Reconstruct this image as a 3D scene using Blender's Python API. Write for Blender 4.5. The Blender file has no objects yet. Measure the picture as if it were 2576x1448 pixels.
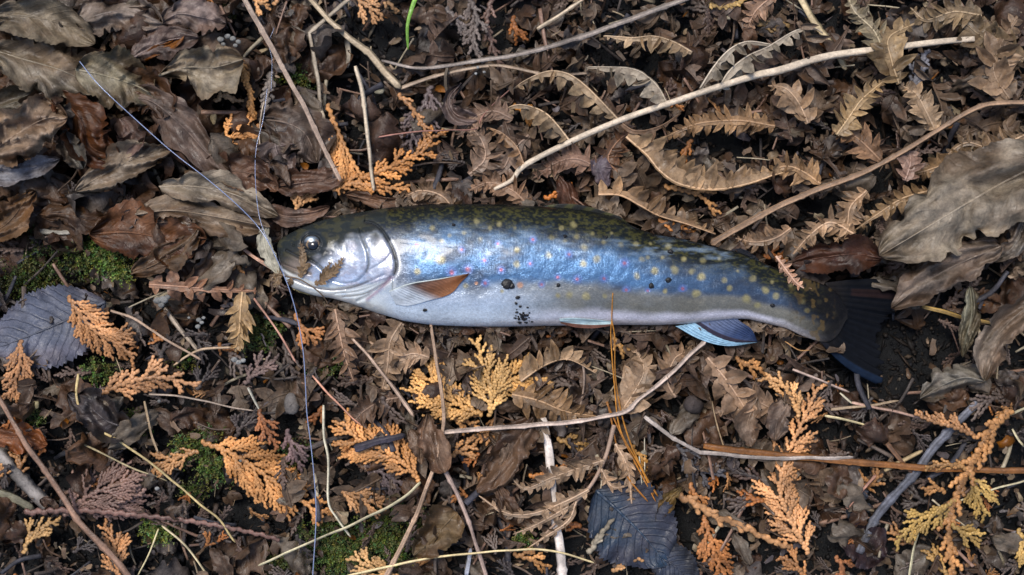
import bpy, math, random
import numpy as np
from mathutils import Vector, Euler, Matrix
R = random.Random(7)
NR = np.random.RandomState(11)
# ------------------------------------------------------------------ units
# all lengths below are in "litter units" (1 unit = 0.17 mm); x to the right, y down the picture, z up
K = 0.00017
H = 2900.0            # camera height above the soil in units
CX, CY = 1288.0, 724.0
def P(x, y, z):
    f = (1 - z / H) * K
    return ((x - CX) * f, -(y - CY) * f, z * K)
def PA(A):
    A = np.asarray(A, float)
    f = (1 - A[:, 2] / H) * K
    return np.stack([(A[:, 0] - CX) * f, -(A[:, 1] - CY) * f, A[:, 2] * K], 1)
S = 0.644
def crop(ox, oy, sc):
    return lambda cx, cy: ((ox + cx / sc) * S, (oy + cy / sc) * S)
HD = crop(1050, 780, 3.448)
R6 = crop(1000, 740, 1.905); R7 = crop(2000, 740, 1.905); R8 = crop(3000, 740, 1.905)

sc = bpy.context.scene
# ------------------------------------------------------------------ camera, sky, sun, exposure
cam = bpy.data.cameras.new('camera'); co = bpy.data.objects.new('camera', cam)
sc.collection.objects.link(co); sc.camera = co
co.location = (0, 0, H * K); co.rotation_euler = (0, 0, 0)
cam.sensor_width = 36; cam.lens = 36 * H / 2576.0
cam.clip_start = 0.01; cam.clip_end = 60
cam.dof.use_dof = True; cam.dof.focus_distance = (H - 110) * K; cam.dof.aperture_fstop = 9.0
w = bpy.data.worlds.new('World'); sc.world = w; w.use_nodes = True
nt = w.node_tree; nt.nodes.clear()
sky = nt.nodes.new('ShaderNodeTexSky'); sky.sky_type = 'NISHITA'; sky.sun_disc = False
SUN_EL, SUN_AZ = math.radians(66), math.radians(-35)
sky.sun_elevation = SUN_EL; sky.sun_rotation = SUN_AZ
sky.air_density = 1.0; sky.dust_density = 2.2; sky.ozone_density = 1.2
bg = nt.nodes.new('ShaderNodeBackground'); bg.inputs[1].default_value = 0.08
ow = nt.nodes.new('ShaderNodeOutputWorld')
nt.links.new(sky.outputs[0], bg.inputs[0]); nt.links.new(bg.outputs[0], ow.inputs[0])
sun = bpy.data.lights.new('sun', 'SUN'); sun.energy = 1.5; sun.angle = math.radians(20); sun.color = (1, .94, .86)
so = bpy.data.objects.new('sun', sun); sc.collection.objects.link(so)
sd = Vector((math.sin(SUN_AZ) * math.cos(SUN_EL), math.cos(SUN_AZ) * math.cos(SUN_EL), math.sin(SUN_EL)))
so.rotation_euler = sd.to_track_quat('Z', 'Y').to_euler()
sc.view_settings.view_transform = 'Standard'; sc.view_settings.look = 'None'
sc.view_settings.gamma = 1; sc.view_settings.exposure = 0.95
sc.view_settings.use_curve_mapping = False

# ------------------------------------------------------------------ helpers
COL = sc.collection
def tag(o, label=None, cat=None, group=None, kind=None):
    if label: o['label'] = label
    if cat: o['category'] = cat
    if group: o['group'] = group
    if kind: o['kind'] = kind
    return o
def empty(name, loc):
    o = bpy.data.objects.new(name, None); o.empty_display_size = .01; o.location = loc; COL.objects.link(o); return o
def build_mesh(name, V, F, mat, tint=None, uv=None, smooth=True):
    me = bpy.data.meshes.new(name)
    V = np.asarray(V, dtype=np.float32)
    if isinstance(F, np.ndarray) and F.ndim == 2:
        n, k = F.shape
        me.vertices.add(len(V)); me.vertices.foreach_set('co', V.ravel())
        me.loops.add(n * k); me.loops.foreach_set('vertex_index', F.astype(np.int32).ravel())
        me.polygons.add(n); me.polygons.foreach_set('loop_start', np.arange(0, n * k, k, dtype=np.int32))
        me.polygons.foreach_set('loop_total', np.full(n, k, dtype=np.int32))
        me.update(calc_edges=True)
    else:
        me.from_pydata(V.tolist(), [], F)
    if tint is not None:
        a = me.attributes.new('tint', 'FLOAT_COLOR', 'POINT')
        c = np.ones((len(V), 4), np.float32); c[:, :3] = tint
        a.data.foreach_set('color', c.ravel())
    if uv is not None:
        a = me.attributes.new('luv', 'FLOAT_VECTOR', 'POINT')
        c = np.zeros((len(V), 3), np.float32); c[:, :2] = uv
        a.data.foreach_set('vector', c.ravel())
    if smooth: me.polygons.foreach_set('use_smooth', [True] * len(me.polygons))
    me.materials.append(mat)
    return me
def link(name, me, parent=None, loc=None):
    o = bpy.data.objects.new(name, me); COL.objects.link(o)
    if parent is not None: o.parent = parent
    if loc is not None: o.location = loc
    return o
def mk(name, A, F, mat, tint=None, uv=None, parent=None, origin=None, smooth=True):
    """A in units -> object; vertices relative to the parent thing or to origin"""
    V = PA(A)
    if parent is not None:
        q = parent; off = np.array(q.location)
        while q.parent is not None:
            q = q.parent; off = off + np.array(q.location)
        me = build_mesh(name, V - off, F, mat, tint, uv, smooth); return link(name, me, parent)
    og = np.array(P(*origin)) if origin is not None else V.mean(0)
    me = build_mesh(name, V - og, F, mat, tint, uv, smooth)
    return link(name, me, None, tuple(og))
def hash2(i, j, s):
    v = np.sin(i * 127.1 + j * 311.7 + s * 74.7) * 43758.5453
    return v - np.floor(v)
def vn(x, y, s=0):
    i = np.floor(x); j = np.floor(y); fx = x - i; fy = y - j
    fx = fx * fx * (3 - 2 * fx); fy = fy * fy * (3 - 2 * fy)
    a = hash2(i, j, s); b = hash2(i + 1, j, s); c = hash2(i, j + 1, s); d = hash2(i + 1, j + 1, s)
    return (a + (b - a) * fx) * (1 - fy) + (c + (d - c) * fx) * fy
def fbm(x, y, s=0, o=4):
    t = 0; am = .5; 
    for k in range(o):
        t = t + am * vn(x, y, s + k * 13); x = x * 2.03; y = y * 2.03; am *= .5
    return t / (1 - .5 ** o)
def ss(a, b, x):
    t = np.clip((x - a) / (b - a), 0, 1); return t * t * (3 - 2 * t)
def resample(pts, step):
    """Catmull-Rom through pts, even steps; pts Nx2 or Nx3"""
    p = np.asarray(pts, float)
    if len(p) == 2: d = [p[0] + (p[1] - p[0]) * t for t in np.linspace(0, 1, 8)]
    else:
        e = np.vstack([2 * p[0] - p[1], p, 2 * p[-1] - p[-2]]); d = []
        for i in range(1, len(e) - 2):
            for t in np.linspace(0, 1, 14, endpoint=False):
                a, b, c, f = e[i - 1], e[i], e[i + 1], e[i + 2]
                d.append(.5 * ((2 * b) + (-a + c) * t + (2 * a - 5 * b + 4 * c - f) * t * t + (-a + 3 * b - 3 * c + f) * t ** 3))
        d.append(p[-1])
    d = np.array(d); L = np.r_[0, np.cumsum(np.linalg.norm(np.diff(d, axis=0), axis=1))]
    n = max(2, int(round(L[-1] / step)) + 1)
    q = np.linspace(0, L[-1], n)
    return np.stack([np.interp(q, L, d[:, k]) for k in range(d.shape[1])], 1)
def frames(path):
    T = np.gradient(path, axis=0); T /= np.linalg.norm(T, axis=1)[:, None] + 1e-9
    up = np.array([0, 0, 1.]); N = np.cross(T, up); n = np.linalg.norm(N, axis=1)[:, None]
    N = np.where(n > 1e-3, N / (n + 1e-9), np.array([1., 0, 0])); B = np.cross(N, T)
    return T, N, B
def tube(path, rad, sides=7, flat=1.0, groove=0.0, twist=0.0, gn=4):
    """path Nx3, rad N -> verts, quads (+end caps as degenerate rings)"""
    n = len(path); T, N, B = frames(path)
    th = np.linspace(0, 2 * np.pi, sides, endpoint=False)
    r = np.asarray(rad, float)[:, None] * np.ones(sides)
    if groove: r = r * (1 + groove * 1.5 * np.where(np.cos(gn * th) < -.3, -1, .25))[None, :]
    tw = np.linspace(0, twist, n)[:, None] + th[None, :]
    V = path[:, None, :] + N[:, None, :] * (np.cos(tw) * r)[:, :, None] + B[:, None, :] * (np.sin(tw) * r * flat)[:, :, None]
    V = V.reshape(-1, 3)
    i = np.arange(n - 1)[:, None] * sides; j = np.arange(sides)[None, :]; k = (j + 1) % sides
    F = np.stack([i + j, i + k, i + sides + k, i + sides + j], 2).reshape(-1, 4)
    V = np.vstack([V, path[0], path[-1]]); c0 = n * sides
    jj = np.arange(sides); kk = (jj + 1) % sides
    F = np.vstack([F, np.stack([kk, jj, np.full(sides, c0), np.full(sides, c0)], 1)[:, :4],
                   np.stack([(n - 1) * sides + jj, (n - 1) * sides + kk, np.full(sides, c0 + 1), np.full(sides, c0 + 1)], 1)])
    return V, F
def fixF(F):
    """degenerate quads -> triangles (python lists)"""
    F = np.asarray(F); d = F[:, 2] == F[:, 3]
    return F[~d].tolist() + F[d][:, :3].tolist()
class Acc:
    def __init__(s): s.V = []; s.F = []; s.T = []; s.U = []; s.n = 0
    def add(s, V, F, T, U=None):
        V = np.asarray(V); s.V.append(V); s.F.append(np.asarray(F) + s.n)
        s.T.append(np.ones((len(V), 3)) * np.asarray(T)); s.U.append(np.zeros((len(V), 2)) if U is None else U); s.n += len(V)
    def get(s): return np.vstack(s.V), np.vstack(s.F), np.vstack(s.T), np.vstack(s.U)
    def mk(s, name, mat, parent=None, origin=None, smooth=True):
        V, F, T, U = s.get(); return mk(name, V, fixF(F), mat, T, U, parent, origin, smooth)

# ------------------------------------------------------------------ materials
class NT:
    def __init__(s, name):
        s.m = bpy.data.materials.new(name); s.m.use_nodes = True; s.t = s.m.node_tree; s.t.nodes.clear()
        s.o = s.n('ShaderNodeOutputMaterial'); s.b = s.n('ShaderNodeBsdfPrincipled'); s.l(s.b.outputs[0], s.o.inputs[0])
    def n(s, k, **kw):
        q = s.t.nodes.new(k)
        for a, b in kw.items(): setattr(q, a, b)
        return q
    def l(s, a, b): s.t.links.new(a, b)
    def coords(s):
        q = s.n('ShaderNodeNewGeometry'); return q.outputs['Position']
    def noise(s, scale, detail=4, rough=.6, vec=None):
        q = s.n('ShaderNodeTexNoise'); q.inputs['Scale'].default_value = scale; q.inputs['Detail'].default_value = detail
        q.inputs['Roughness'].default_value = rough; s.l(vec if vec is not None else s.coords(), q.inputs['Vector']); return q.outputs['Fac']
    def ramp(s, f, a, b, lo=0., hi=1.):
        q = s.n('ShaderNodeMapRange'); q.inputs['From Min'].default_value = a; q.inputs['From Max'].default_value = b
        q.inputs['To Min'].default_value = lo; q.inputs['To Max'].default_value = hi; s.l(f, q.inputs[0]); return q.outputs[0]
    def math(s, op, a, b=None):
        q = s.n('ShaderNodeMath', operation=op)
        for i, v in ((0, a), (1, b)):
            if v is None: continue
            if isinstance(v, (int, float)): q.inputs[i].default_value = v
            else: s.l(v, q.inputs[i])
        return q.outputs[0]
    def mul(s, col, f):
        q = s.n('ShaderNodeVectorMath', operation='SCALE'); s.l(col, q.inputs[0]); s.l(f, q.inputs['Scale']); return q.outputs[0]
    def mix(s, f, a, b):
        q = s.n('ShaderNodeMix', data_type='RGBA')
        if isinstance(f, (int, float)): q.inputs[0].default_value = f
        else: s.l(f, q.inputs[0])
        for i, v in ((6, a), (7, b)):
            if isinstance(v, tuple): q.inputs[i].default_value = v if len(v) == 4 else v + (1,)
            else: s.l(v, q.inputs[i])
        return q.outputs[2]
    def attr(s, name, out='Color'): return s.n('ShaderNodeAttribute', attribute_name=name).outputs[out]
    def bump(s, h, strength=.5, dist=.0005, prev=None):
        q = s.n('ShaderNodeBump'); q.inputs['Strength'].default_value = strength; q.inputs['Distance'].default_value = dist
        s.l(h, q.inputs['Height'])
        if prev is not None: s.l(prev, q.inputs['Normal'])
        return q.outputs[0]
    def set(s, **kw):
        for k, v in kw.items():
            i = s.b.inputs[k.replace('_', ' ')]
            if isinstance(v, (int, float, tuple)): i.default_value = v
            else: s.l(v, i)

def litter_mat(name, blotch=.6, rough=.55, bumps=.6, veins=False, trans=0.0, spec=.5, fscale=900, vs=1.0, sat=1.3, val=1.08, warmth=.45, coat=.0):
    t = NT(name)
    col = t.attr('tint')
    rnd = t.n('ShaderNodeObjectInfo').outputs['Random']
    v1 = t.ramp(t.noise(90, 4, .65), .3, .7, 1 - blotch, 1 + blotch * .55)
    v2 = t.ramp(t.noise(fscale, 3, .7), .25, .75, .7, 1.28)
    f = t.math('MULTIPLY', t.math('MULTIPLY', v1, v2), t.ramp(rnd, 0, 1, .82, 1.18))
    c = t.mul(col, f)
    warm = t.ramp(t.noise(160, 3, .6), .45, .7, 0, warmth)
    c = t.mix(warm, c, t.mix(.55, c, (.085, .04, .018)))
    hs = t.n('ShaderNodeHueSaturation'); hs.inputs['Saturation'].default_value = sat; hs.inputs['Value'].default_value = val; t.l(c, hs.inputs['Color']); c = hs.outputs[0]
    h = t.noise(fscale * .8, 4, .7)
    nb = t.bump(h, bumps, .00035)
    nb = t.bump(t.noise(260, 3, .6), .5, .0012, nb)
    if veins:
        sp = t.n('ShaderNodeSeparateXYZ'); t.l(t.attr('luv', 'Vector'), sp.inputs[0])
        av = t.math('ABSOLUTE', sp.outputs[1])
        ph = t.math('SUBTRACT', t.math('ADD', t.math('MULTIPLY', sp.outputs[0], 11.0), t.ramp(t.noise(60, 2, .5), .3, .7, -.35, .35)), t.math('MULTIPLY', av, 3.2))
        tri = t.math('PINGPONG', ph, .5)
        vein = t.ramp(tri, .0, .14, 1, 0)
        nb = t.bump(vein, .8 * vs, .0007, nb)
        c = t.mix(t.math('MULTIPLY', vein, .35 * vs), c, t.mix(.5, c, (.05, .035, .025)))
        fine = t.noise(2600, 2, .6)
        nb = t.bump(fine, .25, .0002, nb)
    rg = t.ramp(t.noise(200, 3, .6), .35, .65, rough - .1, rough + .25)
    t.set(Base_Color=c, Roughness=rg, Normal=nb, Specular_IOR_Level=spec, Coat_Weight=coat, Coat_Roughness=.2)
    if trans:
        tr = t.n('ShaderNodeBsdfTranslucent'); t.l(c, tr.inputs[0]); mx = t.n('ShaderNodeMixShader'); mx.inputs[0].default_value = trans
        t.l(t.b.outputs[0], mx.inputs[1]); t.l(tr.outputs[0], mx.inputs[2]); t.l(mx.outputs[0], t.o.inputs[0])
    return t.m
M_leaf = litter_mat('dead_leaf', .75, .44, .6, True, .10, vs=.3, coat=.0, sat=1.12, warmth=.35)
M_leafv = litter_mat('veined_leaf', .35, .5, .45, True, .05, vs=.7, warmth=.0, sat=1.25)
M_fern = litter_mat('dead_fern', .7, .46, .5, False, .12, val=1.15, coat=.0, sat=1.2)
M_cedar = litter_mat('cedar_scales', .55, .5, .4, False, 0, sat=1.0, warmth=.12, val=1.12)
M_straw = litter_mat('dry_straw', .35, .45, .5, False, 0, sat=1.1, val=1.5, warmth=.1)
M_bark = litter_mat('twig_bark', .7, .6, 1.0, False, 0, sat=1.1, warmth=.1, val=1.2)
M_moss = litter_mat('moss_green', .5, .5, .3, False, .25, sat=1.0, warmth=.1)
M_crumb = litter_mat('soil_crumb', .6, .6, .8, False, 0, val=.55, spec=.25, sat=1.0, warmth=.2)
M_mud = litter_mat('wet_mud', .5, .3, .8, False, 0, warmth=0, val=.8)
M_green = litter_mat('green_blade', .15, .4, .2, False, .2, sat=1., warmth=0)

def soil_mat():
    t = NT('black_soil')
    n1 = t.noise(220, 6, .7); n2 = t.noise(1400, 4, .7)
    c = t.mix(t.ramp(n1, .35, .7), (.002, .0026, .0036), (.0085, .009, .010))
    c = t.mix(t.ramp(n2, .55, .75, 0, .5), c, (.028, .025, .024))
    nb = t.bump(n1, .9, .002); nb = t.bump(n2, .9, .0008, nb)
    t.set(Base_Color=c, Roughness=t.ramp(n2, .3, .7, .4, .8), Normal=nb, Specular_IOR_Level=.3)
    return t.m
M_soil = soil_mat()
def skin_mat():
    t = NT('trout_skin')
    col = t.attr('tint'); msk = t.attr('mask')
    sp = t.n('ShaderNodeSeparateColor'); t.l(msk, sp.inputs[0])
    # r: silver, g: scale strength, b: roughness lift
    pos = t.coords()
    mp = t.n('ShaderNodeMapping'); mp.inputs['Scale'].default_value = (1, 1.25, .3); t.l(pos, mp.inputs[0])
    vo = t.n('ShaderNodeTexVoronoi'); vo.inputs['Scale'].default_value = 1700; vo.inputs['Randomness'].default_value = .5; t.l(mp.outputs[0], vo.inputs['Vector'])
    sc1 = vo.outputs['Distance']
    big = t.noise(75, 3, .6); fine = t.noise(1500, 3, .6)
    f = t.math('MULTIPLY', t.ramp(big, .3, .7, .82, 1.15), t.ramp(fine, .3, .7, .92, 1.08))
    cell = t.n('ShaderNodeSeparateColor'); t.l(vo.outputs['Color'], cell.inputs[0])
    gl = t.math('ADD', 1.0, t.math('MULTIPLY', sp.outputs[1], t.ramp(cell.outputs[0], 0, 1, -.13, .15)))
    f = t.math('MULTIPLY', f, gl)
    c = t.mul(col, f)
    nb = t.bump(t.math('MULTIPLY', sc1, sp.outputs[1]), .32, .0004)
    nb = t.bump(t.noise(300, 3, .6), .22, .0012, nb)
    nb = t.bump(t.noise(110, 2, .5), .30, .003, nb)
    nb = t.bump(t.noise(1900, 2, .7), .16, .0003, nb)
    t.set(Base_Color=c, Metallic=t.math('MULTIPLY', sp.outputs[0], .75), Roughness=t.math('ADD', t.ramp(t.noise(220, 3, .6), .3, .7, .19, .36), t.math('MULTIPLY', sp.outputs[2], .3)),
          Normal=nb, Coat_Weight=t.math('ADD', .12, t.math('MULTIPLY', sp.outputs[0], .6)), Coat_Roughness=.13, Specular_IOR_Level=t.math('ADD', .09, t.math('MULTIPLY', sp.outputs[0], .4)))
    return t.m
M_skin = skin_mat()
def simple(name, col, rough=.4, **kw):
    t = NT(name); t.set(Base_Color=col + (1,), Roughness=rough, **kw); return t.m
def fin_mat():
    t = NT('fin_membrane'); col = t.attr('tint')
    sp = t.n('ShaderNodeSeparateXYZ'); t.l(t.attr('luv', 'Vector'), sp.inputs[0])
    ray = t.math('SINE', t.math('MULTIPLY', sp.outputs[1], 88.0))
    f = t.math('MULTIPLY', t.ramp(ray, -1, 1, .84, 1.1), t.ramp(t.noise(400, 3), .3, .7, .75, 1.2))
    nb = t.bump(ray, .5, .0004); nb = t.bump(t.noise(500, 3), .3, .0006, nb)
    t.set(Base_Color=t.mul(col, f), Roughness=.36, Normal=nb, Coat_Weight=.05, Coat_Roughness=.2, Specular_IOR_Level=.2)
    return t.m
M_fin = fin_mat()
M_tail = fin_mat(); M_tail.node_tree.nodes['Principled BSDF'].inputs['Roughness'].default_value = .7; M_tail.node_tree.nodes['Principled BSDF'].inputs['Specular IOR Level'].default_value = .12; M_tail.node_tree.nodes['Principled BSDF'].inputs['Coat Weight'].default_value = 0
def line_mat():
    t = NT('fishing_line'); t.set(Base_Color=(.38, .46, .70, 1), Roughness=.15, Transmission_Weight=.45, IOR=1.5, Specular_IOR_Level=.9)
    return t.m
M_line = line_mat()
def iris_mat():
    t = NT('iris'); n = t.noise(900, 3)
    t.set(Base_Color=t.mix(1.0, (0, 0, 0), t.attr('tint')), Roughness=.25, Metallic=.3, Coat_Weight=1., Coat_Roughness=.05)
    return t.m
M_iris = iris_mat()
M_pupil = simple('pupil', (.004, .005, .008), .08, Coat_Weight=1., Coat_Roughness=.04)

# ------------------------------------------------------------------ colours (linear albedo)
ORANGE = (.60, .235, .062); ORANGE2 = (.50, .21, .07); RUST = (.30, .10, .03); YOR = (.55, .28, .075)
CBROWN = (.15, .085, .06); CPURP = (.13, .085, .072); CPINK = (.22, .12, .085)
TAN = (.27, .21, .15); GTAN = (.20, .18, .135); BROWN = (.125, .078, .046); DBROWN = (.07, .038, .022); REDB = (.13, .05, .022)
GREY = (.26, .23, .195); BLUEG = (.062, .072, .10); DBLUE = (.032, .042, .062); LFERN = (.26, .20, .145); FERN = (.18, .12, .082); DFERN = (.11, .072, .05)
PALE = (.50, .43, .33); PINKS = (.36, .26, .215); GREYP = (.40, .36, .345)

# ------------------------------------------------------------------ ground
def ground_h(x, y):
    h = (fbm(x / 210., y / 210., 3, 4) - .5) * 46 + (fbm(x / 26., y / 26., 9, 3) - .5) * 12 - 46
    far = np.maximum(0, np.hypot(x - CX, (y - CY)) - 2200); return h + (fbm(x / 2500., y / 2500., 21, 3) - .5) * np.minimum(far * .06, 400)
def gh(x, y): return float(ground_h(np.array([x]), np.array([y]))[0])
def make_ground():
    cx = np.linspace(-250, 2830, 440); cy = np.linspace(-250, 1700, 280)
    g = np.geomspace(12, 26000, 34)
    xs = np.r_[(cx[0] - g)[::-1], cx, cx[-1] + g]; ys = np.r_[(cy[0] - g)[::-1], cy, cy[-1] + g]
    X, Y = np.meshgrid(xs, ys); Z = ground_h(X, Y)
    V = np.stack([(X - CX) * K, -(Y - CY) * K, Z * K], 2).reshape(-1, 3)
    n, m = X.shape; i = (np.arange(n - 1)[:, None] * m + np.arange(m - 1)[None, :]).ravel()
    F = np.stack([i, i + m, i + m + 1, i + 1], 1)
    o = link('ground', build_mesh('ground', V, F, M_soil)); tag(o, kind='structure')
make_ground()

# ------------------------------------------------------------------ fish body
top_pts = [(697, 622), (699, 612), (703, 604), (712, 597), (730, 587), (751, 577), (798, 558), (863, 541), (975, 523), (1083, 514), (1190, 513), (1288, 516), (1423, 523), (1491, 533), (1552, 547), (1592, 570), (1646, 590), (1727, 603), (1795, 622), (1863, 636), (1897, 650), (1930, 666), (2000, 694), (2050, 708), (2085, 722), (2110, 740), (2124, 762), (2132, 790)]
bot_pts = [(697, 622), (699, 634), (702, 652), (706, 672), (712, 694), (724, 715), (738, 727), (792, 745), (835, 751), (880, 763), (948, 788), (1016, 808), (1083, 818), (1185, 822), (1288, 822), (1389, 820), (1525, 818), (1660, 818), (1730, 815), (1795, 808), (1849, 803), (1883, 803), (1932, 815), (1976, 825), (2016, 845), (2060, 860), (2084, 862), (2106, 848), (2122, 822), (2132, 792)]
wid_pts = [(697, 3), (700, 14), (706, 22), (715, 29), (740, 40), (790, 54), (860, 66), (950, 76), (1100, 84), (1300, 86), (1500, 80), (1700, 64), (1850, 46), (1950, 32), (2050, 15), (2110, 5), (2132, 1)]
XF = np.r_[697 + (np.linspace(0, 1, 46, endpoint=False) ** 1.8) * 43, np.linspace(740, 1020, 190, endpoint=False), np.linspace(1020, 2132, 510)]
def smooth(v, x):
    g = np.linspace(x[0], x[-1], 1500); u = np.interp(g, x, v)
    for k in range(2):
        kk = np.ones(17) / 17; u2 = np.convolve(np.pad(u, 8, 'edge'), kk, 'valid'); u = u2
    s = np.interp(x, g, u); f = ss(715, 760, x); return v * (1 - f) + s * f
def prof(p): p = np.array(p, float); return smooth(np.interp(XF, p[:, 0], p[:, 1]), XF)
YT, YB, WD = prof(top_pts), prof(bot_pts), prof(wid_pts)
ZC = 88.0
def seg_dist(X, Y, poly):
    d = np.full(X.shape, 1e9); p = np.asarray(poly, float)
    for a, b in zip(p[:-1], p[1:]):
        ab = b - a; t = np.clip(((X - a[0]) * ab[0] + (Y - a[1]) * ab[1]) / (ab @ ab), 0, 1)
        d = np.minimum(d, np.hypot(X - a[0] - t * ab[0], Y - a[1] - t * ab[1]))
    return d
def hp(l): return [HD(*q) for q in l]
OPER = resample(hp([(1300, 300), (1430, 340), (1540, 450), (1640, 620), (1695, 760), (1715, 890), (1690, 1000), (1610, 1100), (1480, 1190), (1340, 1300), (1200, 1370)]), 4)
PREO = resample(hp([(1230, 400), (1275, 560), (1330, 700), (1345, 850), (1320, 960), (1260, 1050), (1150, 1115), (1000, 1130), (860, 1100)]), 4)
INTO = resample(hp([(1650, 720), (1570, 820), (1450, 900), (1350, 950)]), 4)
MAXI = resample(hp([(240, 690), (330, 735), (430, 785), (560, 820), (650, 870), (740, 950), (800, 1020)]), 4)
JAW = resample(hp([(150, 960), (260, 1040), (400, 1110), (600, 1185), (800, 1220), (960, 1215), (1150, 1180), (1350, 1110), (1560, 1020)]), 4)
FOLDS = [resample(hp(l), 4) for l in ([(900, 1270), (1200, 1240), (1450, 1150), (1640, 1050)], [(1000, 1320), (1250, 1290), (1480, 1190), (1660, 1080)], [(1050, 1230), (1300, 1170), (1560, 1070)])]
MOUTH = resample(hp([(110, 850), (200, 880), (330, 930), (430, 960), (560, 1000)]), 4)
EYE = HD(588, 600)
LATL = resample([(1010, 610), (1150, 622), (1300, 632), (1500, 655), (1700, 690), (1900, 735), (2080, 785)], 8)
def inside_oper(X, Y):
    o = OPER; xe = np.interp(Y, o[:, 1][:int(len(o) * .62)], o[:, 0][:int(len(o) * .62)])
    return ss(-1.5, 3.5, xe - X)
def features(X, Y):
    d = np.zeros_like(X)
    head = 1 - ss(1000, 1030, X)
    d += 8.0 * inside_oper(X, Y) * ss(520, 560, Y) * (1 - ss(700, 745, Y)) * ss(840, 960, X) * head
    d -= 7.0 * np.exp(-(seg_dist(X, Y, OPER) / 4.6) ** 2)
    d -= 3.6 * np.exp(-(seg_dist(X, Y, PREO) / 3.6) ** 2)
    d += 3.0 * np.exp(-((seg_dist(X + 9, Y, PREO)) / 8.) ** 2)
    d -= 1.8 * np.exp(-(seg_dist(X, Y, INTO) / 2.5) ** 2)
    d -= 7.0 * np.exp(-(seg_dist(X, Y, MAXI) / 3.8) ** 2)
    d += 4.0 * np.exp(-(seg_dist(X, Y - 10, MAXI) / 7.) ** 2)
    d -= 6.0 * np.exp(-(seg_dist(X, Y, MOUTH) / 3.4) ** 2)
    d -= 4.5 * np.exp(-(seg_dist(X, Y, JAW) / 3.2) ** 2)
    for f in FOLDS: d -= 2.6 * np.exp(-(seg_dist(X, Y, f) / 2.6) ** 2)
    e = np.hypot((X - EYE[0]), (Y - EYE[1]))
    d += 2.2 * np.exp(-((e - 38) / 10) ** 2) - 3.5 * np.exp(-((e - 25) / 4) ** 2) - 4 * (e < 22)
    n = np.hypot(X - HD(330, 620)[0], Y - HD(330, 620)[1]); d -= 4 * np.exp(-(n / 3.5) ** 2)
    d -= .3 * np.exp(-(seg_dist(X, Y, LATL) / 2.4) ** 2)
    d += (fbm(X / 14., Y / 14., 5, 3) - .5) * 3.2 * (1 - ss(700, 1020, X)) + (fbm(X / 60., Y / 45., 8, 3) - .5) * 2.6
    return d
NT_, NB_ = 210, 40
def fish_grid():
    th = np.r_[np.linspace(0, np.pi, NT_), np.linspace(np.pi, 2 * np.pi, NB_ + 2)[1:-1]]
    c = np.cos(th); s = np.sin(th)
    X = XF[:, None] * np.ones(len(th)); yc = (YT + YB)[:, None] / 2; a = (YB - YT)[:, None] / 2
    Y = yc - a * c
    zz = np.sign(s) * np.abs(s) ** .86
    Z0 = ZC + WD[:, None] * zz
    up = (s > 0)
    fade = np.clip(np.abs(s) * 2.2, 0, 1)
    Z = np.where(up, Z0 + features(X, Y) * fade, Z0)
    return X, Y, Z, th
FX, FY, FZ, FTH = fish_grid()
def fish_z(x, y):
    i = int(np.clip(np.searchsorted(XF, x), 0, len(XF) - 1)); col = FY[i, :NT_]; return float(np.interp(y, col, FZ[i, :NT_]))
def in_fish(x, y, m=0):
    if x < 690 or x > 2125: return False
    return np.interp(x, XF, YT) + m < y < np.interp(x, XF, YB) - m
YS = [R7(*q[:2]) + (q[2] * S / 1.905,) for q in [(35,450,28),(275,490,30),(295,360,28),(480,350,28),(540,430,34),(630,515,36),(530,555,28),(600,330,30),(395,385,22),(680,395,25),(810,405,28),(960,520,30),(1010,505,26),(1060,600,34),(1215,605,38),(1335,610,30),(1410,655,28),(1120,510,28),(1280,520,28),(1160,430,28),(1030,405,24),(920,410,24),(930,640,30),(1580,680,25),(1620,735,26),(1790,665,36),(1745,815,36),(1830,865,22),(1885,755,25),(1540,520,24),(1420,530,22),(1680,610,22),(35,560,28),(340,790,28),(430,780,30),(550,800,30),(690,800,26),(1140,760,24),(1370,780,30),(370,290,26),(20,290,26),(460,265,28),(740,330,24)]]
YS += [R6(*q[:2]) + (q[2] * S / 1.905,) for q in [(1310,285,28),(1385,385,28),(1375,525,34),(1550,325,26),(1670,370,30),(1200,610,28),(1640,240,30),(1740,290,24),(1810,260,24),(1440,345,20),(1560,720,28),(1830,760,24)]]
YS += [R8(*q[:2]) + (8,) for q in [(170,715),(260,840),(380,840),(290,900),(30,690),(60,800),(450,760),(500,930)]]
RS = [R7(*q[:2]) + (q[2] * S / 1.905,) for q in [(155,375,15),(135,555,14),(425,485,16),(340,655,14),(485,670,19),(220,710,15),(685,665,17),(838,550,20),(850,750,17),(1010,755,12),(1270,742,18)]]
RS += [R6(*q[:2]) + (q[2] * S / 1.905,) for q in [(1195,415,17),(1530,450,15),(1700,530,17),(1825,600,17),(1705,700,17),(1575,595,22),(1455,620,24),(1800,405,13)]]
OS = [R7(60, 715) + (9,), R6(1580, 600) + (8,), R6(1640, 700) + (5,)]
def mixc(a, b, f): return a * (1 - f[..., None]) + np.asarray(b) * f[..., None]
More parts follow.
